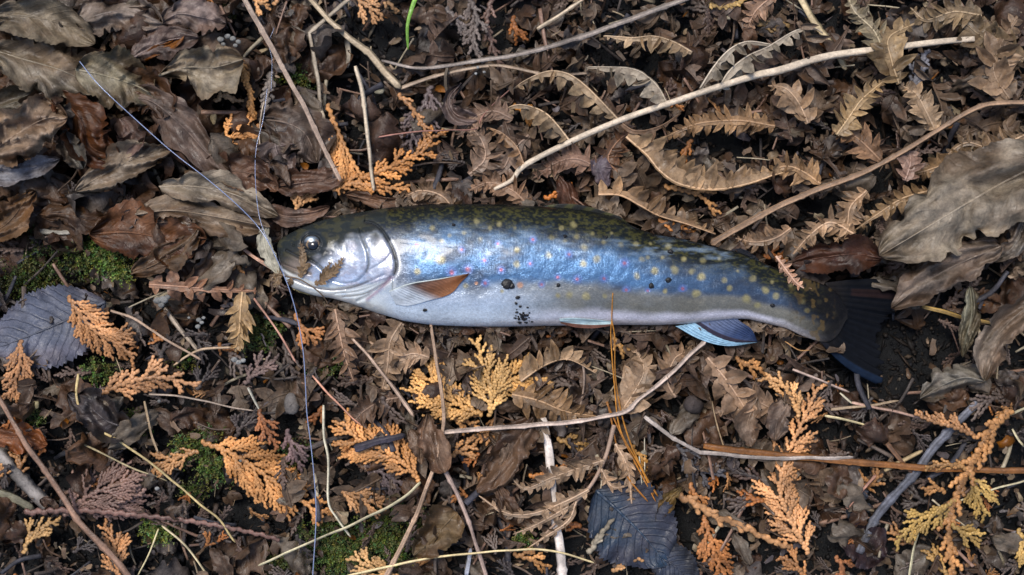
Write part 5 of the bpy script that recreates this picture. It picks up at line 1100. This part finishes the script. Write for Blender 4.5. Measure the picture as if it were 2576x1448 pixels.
# ------------------------------------------------------------------ seeds and white bits
for x, y, rx, ry, c, lb in [
    (733, 1017, 20, 26, (.24, .215, .20), 'grey oval seed left of the hanging line'), (537, 298, 8, 16, (.42, .33, .19), 'upright pale seed near the upper left orange pieces'),
    (572, 385, 12, 8, (.38, .32, .2), 'pale seed under the upper left cedar piece'), (955, 228, 14, 10, (.48, .44, .32), 'cream seed left of the thin orange cedar branch'),
    (1262, 199, 16, 9, (.36, .23, .09), 'golden brown seed below the knobbly twig'), (90, 1020, 9, 11, (.42, .36, .2), 'cream seed by the dark grey curled leaf'),
    (1745, 1020, 24, 22, (.10, .08, .075), 'round grey bud cone right of the lobed ferns'), (1620, 1140, 9, 7, (.45, .4, .3), 'pale seed beside the needles')]:
    blob('seed', x, y, 54, rx, ry, min(rx, ry) * .7, x, M_crumb, c, lb, 'seed')
for k, (x, y, s_) in enumerate([(397, 757, 11), (412, 755, 12), (405, 768, 9), (421, 748, 8), (500, 805, 7), (507, 812, 6), (498, 822, 7), (512, 800, 5), (555, 100, 9), (572, 92, 8), (585, 98, 8), (600, 106, 7), (562, 112, 6), (592, 115, 6),
        (590, 905, 9), (600, 912, 8), (612, 908, 7), (475, 800, 4), (1197, 186, 4), (1202, 170, 4), (1218, 182, 4), (395, 1230, 6), (400, 1010, 5), (605, 1160, 4)]):
    zone_ = 'left of the throat' if y > 700 and y < 830 and x < 520 else 'in the upper left, by the tan stalk' if y < 130 and x < 610 else 'on the dark twigs'
    blob('fungus_bit', x, y, 88, s_, s_ * .8, s_ * .6, k, M_crumb, (.50, .50, .48), 'white crumb-like bit lying ' + zone_, 'white crumb', 'white crumbs ' + zone_, 10, 5)

# ------------------------------------------------------------------ filler litter: many loose bits
def zone(x, y):
    if y < 520 or (y < 620 and x > 1500): 
        return ['in the upper left pile', 'above the head', 'above the back', 'under the long frond above the tail', 'in the upper right corner'][min(4, int(max(0, x) / 516))]
    if x < 690: return 'left of the head' if y < 900 else 'in the lower left'
    if x > 2110 and y < 1000: return 'right of the tail'
    return ['in the lower left', 'below the head', 'below the belly', 'below the rear body', 'in the lower right'][min(4, int(max(0, x) / 516))]
def lmesh(name, build, mat):
    acc = build(); V, F, T, U = acc.get(); T = T * {'fern_scrap': .70, 'leaf_scrap': .74, 'straw_scrap': .8}.get(name, .9); V = V * K; V[:, 1] *= -1; V -= V.mean(0)  # scrap tints darkened so the filler layer reads as shaded depth
    me = build_mesh(name, V, fixF(F), mat, T, U); return me, (V, F, T)
def frag(seed, n, ll, c):
    rr = random.Random(seed); L = 22 * n; a = [(0, 0, 0), (L * .5, rr.uniform(-12, 12), rr.uniform(0, 14)), (L, rr.uniform(-20, 20), rr.uniform(-8, 14))]
    acc, ax = pinna_acc(np.array(a), ll, 23, 24, c, seed, side=rr.choice(('both', 'both', 'L')), curl=.4, cup=.5); V, F, C = rib(ax, 2.4, np.asarray(c) * 1.1); acc.add(V, fan4(F), C); return acc
def fan4(F): return F
def bleaf(seed, W, L, c):
    rr = random.Random(seed); acc = Acc(); ax = np.array([(0, 0, 0), (L * .5, rr.uniform(-14, 14), 10), (L, rr.uniform(-20, 20), 0)], float)
    V, F, uv, A, U, VV = leaf_geo(ax, W, seed, fold=rr.uniform(-.4, .6), wave=.2, nu=20, nv=9, teeth=8, td=.06, lob=.08, wl=2.0)
    acc.add(V, F, np.asarray(c)[None] * (.75 + .5 * fbm(U.ravel() * 4 + seed, VV.ravel() * 2, 3, 3))[:, None], uv); return acc
def cbit(seed, L, bl, c, r=4.0):
    rr = random.Random(seed); acc = Acc(); ax = [(0, 0, 0), (L * .5, rr.uniform(-12, 12), 4), (L, rr.uniform(-16, 16), 0)]
    for kd, V, F, C in spray_parts(ax, bl, col=c, seed=seed, r=r, spacing=18, sub=bl > 38): acc.add(V, F, C)
    return acc
def sbit(seed, L, wd, c):
    rr = random.Random(seed); acc = Acc(); p = resample([(0, 0, 0), (L * .5, rr.uniform(-9, 9), 3), (L, rr.uniform(-12, 12), 0)], 10)
    V, F = tube(p, np.full(len(p), wd / 2) * np.linspace(1, .7, len(p)), 7, .6, .15); acc.add(V, F, np.asarray(c)[None] * (.8 + .4 * np.random.RandomState(seed).rand(len(V), 1))); return acc
SPEC = {
 'fern_scrap': (M_fern, [lmesh('fern_scrap', lambda s=s: frag(s, 2 + s % 4, 30 + (s * 7) % 22, [(.15, .105, .08), (.20, .145, .105), (.10, .065, .045), (.17, .12, .095), (.23, .175, .13)][s % 5]), M_fern) for s in range(1, 13)], 'brown curled fern scrap', 'fern scrap'),
 'leaf_scrap': (M_leaf, [lmesh('leaf_scrap', lambda s=s: bleaf(s, 40 + (s * 13) % 40, 60 + (s * 17) % 60, [(.13, .085, .06), (.08, .045, .03), (.16, .13, .10), (.11, .06, .035), (.12, .10, .09)][s % 5]), M_leaf) for s in range(1, 11)], 'small crumpled brown leaf scrap', 'leaf scrap'),
 'cedar_scrap': (M_cedar, [lmesh('cedar_scrap', lambda s=s: cbit(s, 50 + (s * 11) % 50, 26 + (s * 5) % 20, [(.13, .085, .065), (.10, .06, .045), (.15, .11, .09), (.065, .05, .045)][s % 4]), M_cedar) for s in range(1, 9)], 'dull brown dead cedar scrap', 'cedar scrap'),
 'orange_scrap': (M_cedar, [lmesh('orange_scrap', lambda s=s: cbit(s + 40, 34 + (s * 11) % 30, 22 + (s * 5) % 14, [(.46, .18, .05), (.38, .13, .03), (.42, .2, .07)][s % 3]), M_cedar) for s in range(1, 7)], 'small orange cedar scrap', 'cedar scrap'),
 'straw_scrap': (M_straw, [lmesh('straw_scrap', lambda s=s: sbit(s, 50 + (s * 23) % 110, 4 + (s * 3) % 7, [(.24, .19, .13), (.14, .09, .065), (.30, .26, .19), (.08, .055, .04), (.19, .12, .09)][s % 5]), M_straw) for s in range(1, 11)], 'loose bit of straw', 'straw scrap'),
 'twig_scrap': (M_bark, [lmesh('twig_scrap', lambda s=s: sbit(s + 60, 60 + (s * 23) % 90, 7 + (s * 3) % 9, [(.05, .04, .035), (.09, .07, .06), (.035, .035, .045)][s % 3]), M_bark) for s in range(1, 7)], 'small dark twig bit', 'twig bit'),
}
BARE = [(235, 655, 75), (300, 680, 40), (900, 1380, 95), (390, 1338, 35), (480, 1140, 35), (540, 1180, 30), (740, 190, 30), (245, 935, 30), (655, 830, 35), (2290, 900, 130), (2250, 860, 90), (2330, 130, 60), (2360, 230, 60), (1620, 170, 70), (1700, 60, 60), (2130, 60, 50), (1060, 130, 40), (230, 650, 80), (860, 1390, 110), (1480, 1300, 40)]
def dens(kind, x, y):
    """share of each kind by place"""
    ferny = ss(1000, 1250, x) * (1 - ss(620, 900, y)) + ss(700, 900, x) * (1 - ss(2000, 2150, x)) * ss(760, 800, y) * (1 - ss(1150, 1350, y))
    leafy = (1 - ss(650, 900, x)) * (1 - ss(620, 800, y))
    low = ss(760, 900, y)
    bare = 1.0
    for bx, by, br in BARE: bare *= ss(br * .6, br * 1.4, math.hypot(x - bx, y - by))
    d = {'fern_scrap': .12 + ferny, 'leaf_scrap': .25 + leafy * .9, 'cedar_scrap': .35 + .6 * low, 'orange_scrap': .3 + .5 * low, 'straw_scrap': .6, 'twig_scrap': .5}[kind]
    return min(1, d) * (.12 + .88 * bare)
COUNTS = {'fern_scrap': 640, 'leaf_scrap': 430, 'cedar_scrap': 480, 'orange_scrap': 90, 'straw_scrap': 480, 'twig_scrap': 340}
LM = [(730, 230, 'the long tan stalk'), (1027, 60, 'the green grass blade'), (1350, 130, 'the knobbly grey twig'), (1700, 255, 'the middle of the pale frond stalk'), (2150, 135, 'the upper end of the frond stalk'), (1300, 440, 'the lower end of the frond stalk'),
 (2070, 110, 'the thick yellowish straw'), (2240, 170, 'the star shaped fern tip'), (2390, 310, 'the elbow of the grooved brown stalk'), (2110, 460, 'the middle of the grooved brown stalk'), (1850, 585, 'the foot of the grooved brown stalk'), (2400, 540, 'the large greyish tan leaf'),
 (2350, 720, 'the folded brown leaf'), (2530, 850, 'the curled leaf at the right edge'), (2210, 900, 'the tail fin'), (2080, 670, 'the dark leaf behind the tail'), (1780, 465, 'the comb shaped fern pinna'), (1550, 330, 'the crossing of the second frond pinna'), (1660, 545, 'the dorsal fin end'), (1400, 500, 'the dorsal fin front'),
 (1200, 500, 'the middle of the back'), (870, 400, 'the bright orange spray above the head'), (1050, 390, 'the orange branch sweeping up'), (915, 300, 'the grooved straw above the head'), (1070, 260, 'the purple brown cedar spray'), (800, 300, 'the grey tan elbowed straw'), (940, 130, 'the split yellowish stalk'), (1230, 90, 'the frosty brown cedar spray'),
 (620, 220, 'the narrow upright orange cedar piece'), (600, 350, 'the orange piece touching the line'), (320, 200, 'the olive grey leaf'), (540, 170, 'the wide pale tan ragged leaf'), (100, 170, 'the large grey olive leaf'), (430, 340, 'the long dark brown leaf'), (70, 340, 'the wavy light brown leaf'), (300, 430, 'the tan wavy leaf by the line'),
 (380, 600, 'the red brown leaf by the snout'), (560, 550, 'the tan wavy rimmed leaf'), (250, 650, 'the bright moss left of the head'), (100, 820, 'the blue grey toothed leaf'), (270, 850, 'the spray on the blue grey leaf'), (40, 940, 'the orange spray at the left edge'), (380, 960, 'the level orange cedar spray'), (500, 720, 'the pinkish brown fern pinna'),
 (605, 820, 'the feathery tan fern tip'), (410, 765, 'the white crumbs left of the throat'), (680, 650, 'the pale petal shaped leaf'), (740, 760, 'the lower jaw'), (770, 920, 'the hanging line below the head'), (733, 1017, 'the grey oval seed'), (790, 1200, 'the lower part of the hanging line'), (650, 1180, 'the large bright orange spray'), (440, 1160, 'the dull orange branch in the moss'),
 (395, 1338, 'the round moss tuft'), (270, 1230, 'the reddish brown dead cedar spray'), (150, 1240, 'the long brown stalk in the corner'), (50, 1200, 'the thick grey stick at the left'), (560, 1320, 'the yellow grass stem lower end'), (100, 1350, 'the golden cedar piece in the corner'), (880, 1380, 'the moss at the bottom edge'), (940, 1120, 'the fan shaped orange spray'),
 (1010, 900, 'the throat side of the belly'), (1100, 950, 'the long pinkish stem'), (1220, 920, 'the golden upright spray'), (1310, 960, 'the golden branch pointing right'), (1130, 1000, 'the golden orange spray below the belly'), (1090, 1340, 'the olive brown speckled leaf'), (1200, 1350, 'the greyish brown stem at the bottom'), (1280, 1140, 'the dark brown crumpled leaf'),
 (1390, 1180, 'the broad pale stalk'), (1440, 1200, 'the tan forked frond'), (1420, 1030, 'the middle of the purplish straw'), (1545, 950, 'the pine needle pair'), (1610, 1170, 'the lower needles'), (1580, 1330, 'the dark blue toothed leaf'), (1700, 920, 'the bend of the purplish straw'), (1850, 850, 'the anal fin'), (1870, 1010, 'the lobed brown fern tip'), (1745, 1020, 'the round grey bud'),
 (1800, 1140, 'the kinked pale straw'), (1980, 1250, 'the tall light orange spray'), (1850, 1320, 'the big beaded cedar twig'), (2010, 1010, 'the tall light orange spray top'), (2130, 1055, 'the bright straw piece'), (2200, 1160, 'the middle of the orange brown stalk'), (2250, 1240, 'the bluish grey stick'), (2440, 1150, 'the big orange branch at the right'), (2300, 1350, 'the yellowish cedar fan'), (2480, 1350, 'the lower right corner cedar'),
 (2400, 990, 'the greyish ragged leaf'), (2530, 450, 'the root of the large greyish leaf'), (2480, 60, 'the dull top right corner leaf'), (2550, 200, 'the mauve right edge leaf'), (1700, 30, 'the far end of the knobbly twig'), (1960, 250, 'the pale lobed fern tip'), (1850, 370, 'the brown pinna above the comb'), (2000, 560, 'the tan fern above the tail root')]
DIRS = ['right of', 'above right of', 'above', 'above left of', 'left of', 'below left of', 'below', 'below right of']
def whereabouts(x, y):
    d, lx, ly, nm = min((math.hypot(x - a, y - b), a, b, c) for a, b, c in LM)
    k = int(round(math.atan2(-(y - ly), x - lx) / (math.pi / 4))) % 8
    return ('just ' if d < 60 else '') + DIRS[k] + ' ' + nm
def colour_word(T):
    m = T.mean(0); v = m.sum() / 3; r = m[0] / (m[2] + 1e-4)
    return ('pale ' if v > .2 else 'mid ' if v > .13 else 'dark ' if v > .07 else 'blackish ') + ('reddish ' if r > 3 else 'brown ' if r > 1.6 else 'greyish ')
def place_all():
    rr = random.Random(99); made = []
    SHORT = {'fern_scrap': 'curled fern scrap', 'leaf_scrap': 'crumpled leaf scrap', 'cedar_scrap': 'dead cedar scrap', 'orange_scrap': 'bright orange cedar scrap', 'straw_scrap': 'loose straw bit', 'twig_scrap': 'short twig bit'}
    for kind, (mat, ms, lab, cat) in SPEC.items():
        left = []; n = 0; tries = 0
        while n < COUNTS[kind] and tries < 40000:
            tries += 1; x = rr.uniform(-120, 2700); y = rr.uniform(-110, 1560)
            if rr.random() > dens(kind, x, y): continue
            if in_fish(x, y, 16) or in_fish(x + 30, y, 8) or in_fish(x - 30, y, 8): continue
            if 2090 < x < 2230 and 700 < y < 960: continue
            base = max(gh(x, y), -22); lay = rr.random()
            z = base + 12 + lay * (80 if kind in ('fern_scrap', 'leaf_scrap') else 62)
            if kind == 'orange_scrap': z = base + 48 + 30 * lay
            sc_ = rr.uniform(.6, 1.3) * (1.45 if kind == 'leaf_scrap' and x < 660 and y < 720 else 1) * (rr.uniform(.9, 1.45) if kind == 'fern_scrap' else 1); me, raw = ms[rr.randrange(len(ms))]
            rot = Euler((rr.gauss(0, .45), rr.gauss(0, .42), rr.uniform(0, 6.283)))
            inframe = -20 < x < 2600 and -20 < y < 1470
            if n < 290 and inframe or (inframe and kind != 'fern_scrap' and n < 290):
                o = bpy.data.objects.new(kind, me); COL.objects.link(o); o.location = P(x, y, z); o.rotation_euler = rot; o.scale = (sc_,) * 3
                made.append((o, ('' if kind == 'orange_scrap' else colour_word(raw[2])) + SHORT[kind] + ' ' + whereabouts(x, y), cat, SHORT[kind]))
            else: left.append((raw, P(x, y, z), rot, sc_))
            n += 1
        if kind in ('fern_scrap', 'leaf_scrap', 'straw_scrap'):
            for _ in range({'fern_scrap': 70, 'leaf_scrap': 22, 'straw_scrap': 16}[kind]):   # pressed against the fish
                x = rr.uniform(760, 2000); low = rr.random() < .6
                y = np.interp(x, XF, YB) + rr.uniform(-3, 16) if low else np.interp(x, XF, YT) - rr.uniform(2, 14)
                me, raw = ms[rr.randrange(len(ms))]; rot = Euler((rr.gauss(0, .3) + (.35 if low else -.35), rr.gauss(0, .3), rr.choice((0, math.pi)) + rr.gauss(0, .35)))
                o = bpy.data.objects.new(kind, me); COL.objects.link(o); o.location = P(x, y, rr.uniform(50, 86)); o.rotation_euler = rot; o.scale = (rr.uniform(.5, .85),) * 3
                made.append((o, colour_word(raw[2]) + SHORT[kind] + ' pressed ' + whereabouts(x, y), cat, SHORT[kind]))
        if left:
            Vs, Fs, Ts, k = [], [], [], 0
            for (V, F, T), loc, rot, s_ in left:
                Rm = np.array(rot.to_matrix()); Vs.append((V * s_) @ Rm.T + np.array(loc)); Fs.append(F + k); Ts.append(T); k += len(V)
            me = build_mesh(kind + '_litter', np.vstack(Vs), fixF(np.vstack(Fs)), mat, np.vstack(Ts), None)
            tag(link({'fern_scrap': 'fern_litter', 'leaf_scrap': 'leaf_litter', 'cedar_scrap': 'cedar_litter', 'orange_scrap': 'orange_litter', 'straw_scrap': 'straw_litter', 'twig_scrap': 'twig_litter'}[kind], me), lab.replace('small ', '') + 's scattered through the litter and beyond the frame', 'litter', None, 'stuff')
    cnt = {}
    for o, lb, c, sh in made: cnt[lb] = cnt.get(lb, 0) + 1
    for o, lb, c, sh in made: tag(o, lb.replace('orange dark', 'orange') if 0 else lb, c, lb if cnt[lb] > 1 else sh + 's in the litter')
place_all()
# soil crumbs and fine debris
def crumbs():
    rs = np.random.RandomState(4); n = 26000
    x = rs.uniform(-200, 2780, n); y = rs.uniform(-200, 1650, n); r = rs.gamma(2.2, 1.5, n) + 1.2; r = np.minimum(r, 10)
    z = ground_h(x, y) + r * .4 + rs.uniform(0, 8, n) * (rs.rand(n) < .3)
    o8 = np.array([(1, 0, 0), (-1, 0, 0), (0, 1, 0), (0, -1, 0), (0, 0, 1), (0, 0, -1)], float)
    f8 = np.array([(0, 2, 4), (2, 1, 4), (1, 3, 4), (3, 0, 4), (2, 0, 5), (1, 2, 5), (3, 1, 5), (0, 3, 5)])
    V = o8[None] * r[:, None, None] * rs.uniform(.5, 1.35, (n, 6, 1)) * np.array([1.2, 1, .8])
    a = rs.uniform(0, 6.28, n); ca, sa = np.cos(a)[:, None], np.sin(a)[:, None]
    el = np.where(rs.rand(n) < .25, rs.uniform(2, 5, n), 1)[:, None]
    vx, vy = V[:, :, 0] * el, V[:, :, 1]
    A = np.stack([x[:, None] + vx * ca - vy * sa, y[:, None] + vx * sa + vy * ca, z[:, None] + V[:, :, 2]], 2).reshape(-1, 3)
    F = (f8[None] + (np.arange(n) * 6)[:, None, None]).reshape(-1, 3)
    pal = np.array([(.012, .011, .012), (.02, .017, .015), (.035, .026, .02), (.06, .042, .03), (.11, .08, .055), (.015, .017, .022), (.2, .17, .13)])
    c = pal[rs.choice(7, n, p=[.3, .25, .16, .1, .07, .1, .02])] * rs.uniform(.7, 1.3, (n, 1)); c = np.repeat(c, 6, 0)
    V = PA(A); me = build_mesh('soil_crumbs', V, F, M_crumb, c, None, False)
    tag(link('soil_crumbs', me), 'black soil crumbs and fine debris between the litter', 'soil', None, 'stuff')
crumbs()
def shards():
    rs = np.random.RandomState(14); n = 6500
    x = rs.uniform(-180, 2760, n); y = rs.uniform(-180, 1630, n)
    inside = np.array([in_fish(a, b, -14) for a, b in zip(x, y)]) | ((x > 2080) & (x < 2400) & (y > 700) & (y < 1010) & (rs.rand(n) < .85))
    x, y = x[~inside], y[~inside]; n = len(x)
    z = np.maximum(ground_h(x, y), -40) + 6 + rs.rand(n) ** 1.8 * 88
    L = rs.gamma(2.2, 3.0, n) + 4; W = L * rs.uniform(.08, .75, n) ** 1.2; a = rs.uniform(0, 6.28, n)
    tx, ty, cu = rs.normal(0, .55, n), rs.normal(0, .55, n), rs.normal(0, .35, n)
    u = np.array([-1, -.35, .35, 1.]); v = np.array([-1, 0, 1.]); A = []
    for i, uu in enumerate(u):
        for vv in v:
            k = (1 - .45 * uu * uu) * (1 + 1.1 * (rs.rand(n) - .5)); lx = L * uu * (1 + .2 * (rs.rand(n) - .5)); ly = W * vv * k
            zz = lx * tx + ly * ty + cu * (L * uu * uu + W * abs(vv) * 1.2)
            A.append(np.stack([x + lx * np.cos(a) - ly * np.sin(a), y + lx * np.sin(a) + ly * np.cos(a), z + zz], 1))
    A = np.stack(A, 1).reshape(-1, 3); q = np.array([(i * 3 + j, i * 3 + 3 + j, i * 3 + 4 + j, i * 3 + 1 + j) for i in range(3) for j in range(2)])
    F = (q[None] + (np.arange(n) * 12)[:, None, None]).reshape(-1, 4)
    pal = np.array([(.10, .07, .05), (.06, .038, .026), (.15, .11, .08), (.22, .17, .12), (.035, .028, .025), (.30, .25, .18), (.22, .10, .04), (.09, .08, .085)])
    c = pal[rs.choice(8, n, p=[.24, .22, .17, .1, .14, .04, .03, .06])] * rs.uniform(.7, 1.3, (n, 1)); c = np.repeat(c, 12, 0)
    tag(link('leaf_crumbs', build_mesh('leaf_crumbs', PA(A), F, M_fern, c, None, True)), 'fine broken leaf crumbs matted through the whole litter', 'litter', None, 'stuff')
shards()
# moss
def moss():
    rs = np.random.RandomState(8); Vs = []; Cs = []
    patches = [(225, 640, 34, .8, 1.3), (275, 668, 26, .8, 1.4), (310, 690, 24, .7, 1.2), (180, 620, 30, .4, .8), (250, 650, 70, .25, .8), (90, 650, 110, .28, .45), (60, 700, 60, .5, .4), (245, 935, 34, .6, .9), (660, 820, 42, .6, .6), (640, 860, 34, .5, .5), (830, 925, 34, .6, .7), (480, 1130, 44, .6, .9), (545, 1180, 44, .7, .9), (520, 1100, 30, .6, .9), (880, 1385, 100, .30, .75), (960, 1390, 75, .32, .8), (810, 1350, 60, .28, .7), (850, 1400, 34, .8, 1.1), (930, 1360, 28, .8, 1.1), (985, 1400, 24, .8, 1.), (720, 1420, 50, .7, .6), (395, 1338, 34, 1., 1.25), (740, 190, 34, .5, .8), (770, 240, 24, .5, .6), (510, 20, 50, .5, .7), (550, 40, 30, .5, .7), (1325, 1360, 22, .8, 1.1), (330, 1070, 36, .5, .6), (440, 890, 26, .5, .7), (740, 1140, 36, .5, .6), (60, 500, 18, .8, 1.2), (1000, 1300, 60, .5, .5), (660, 400, 20, .4, .5), (80, 1060, 24, .5, .9), (465, 905, 22, .6, .8), (1250, 880, 16, .6, 1.2), (1960, 1215, 18, .3, .5), (940, 620, 1, .1, 1), (490, 1240, 28, .6, .8), (1870, 25, 1, .1, 1)]
    for (px, py, pr, dn, br) in patches:
        n = int(pr * pr * .14 * dn) + 4
        for _ in range(n):
            rr0 = pr * math.sqrt(rs.rand()); a0 = rs.rand() * 6.28; x = px + rr0 * math.cos(a0) * 1.25; y = py + rr0 * math.sin(a0) * .8
            z = gh(x, y) + 44 + 22 * (1 - rr0 / pr) * rs.uniform(.5, 1.2) + rs.uniform(0, 10)
            L = rs.uniform(14, 36); dx, dy = rs.normal(0, .7), rs.normal(0, .7); d = np.array([dx, dy, rs.uniform(.4, 1.)]); d /= np.linalg.norm(d)
            side = np.cross(d, [0, 0, 1.]); side /= np.linalg.norm(side) + 1e-6; up = np.cross(side, d)
            col = np.array([.15, .25, .055]) * br * rs.uniform(.5, 1.25) * np.array([rs.uniform(.7, 1.9), 1, rs.uniform(.6, 1.8)])
            b = np.array([x, y, z])
            for q in range(7):
                s = q / 7.; p = b + d * L * s; ang = q * 2.4; o = side * math.cos(ang) + up * math.sin(ang); t = o * 6.4 * (1 - .4 * s) + d * 5.4; wv = np.cross(t, d); wv = wv / (np.linalg.norm(wv) + 1e-6) * 2.0
                Vs += [p - wv * .5, p + t * .55 - wv, p + t, p + t * .55 + wv]; Cs += [col * (.8 + .4 * s)] * 4
    V = np.array(Vs); n = len(V) // 4; F = np.arange(n * 4).reshape(-1, 4)
    me = build_mesh('moss', PA(V), F, M_moss, np.array(Cs), None, False); tag(link('moss', me), 'green moss growing in tufts on the soil', 'moss', None, 'stuff')
moss()
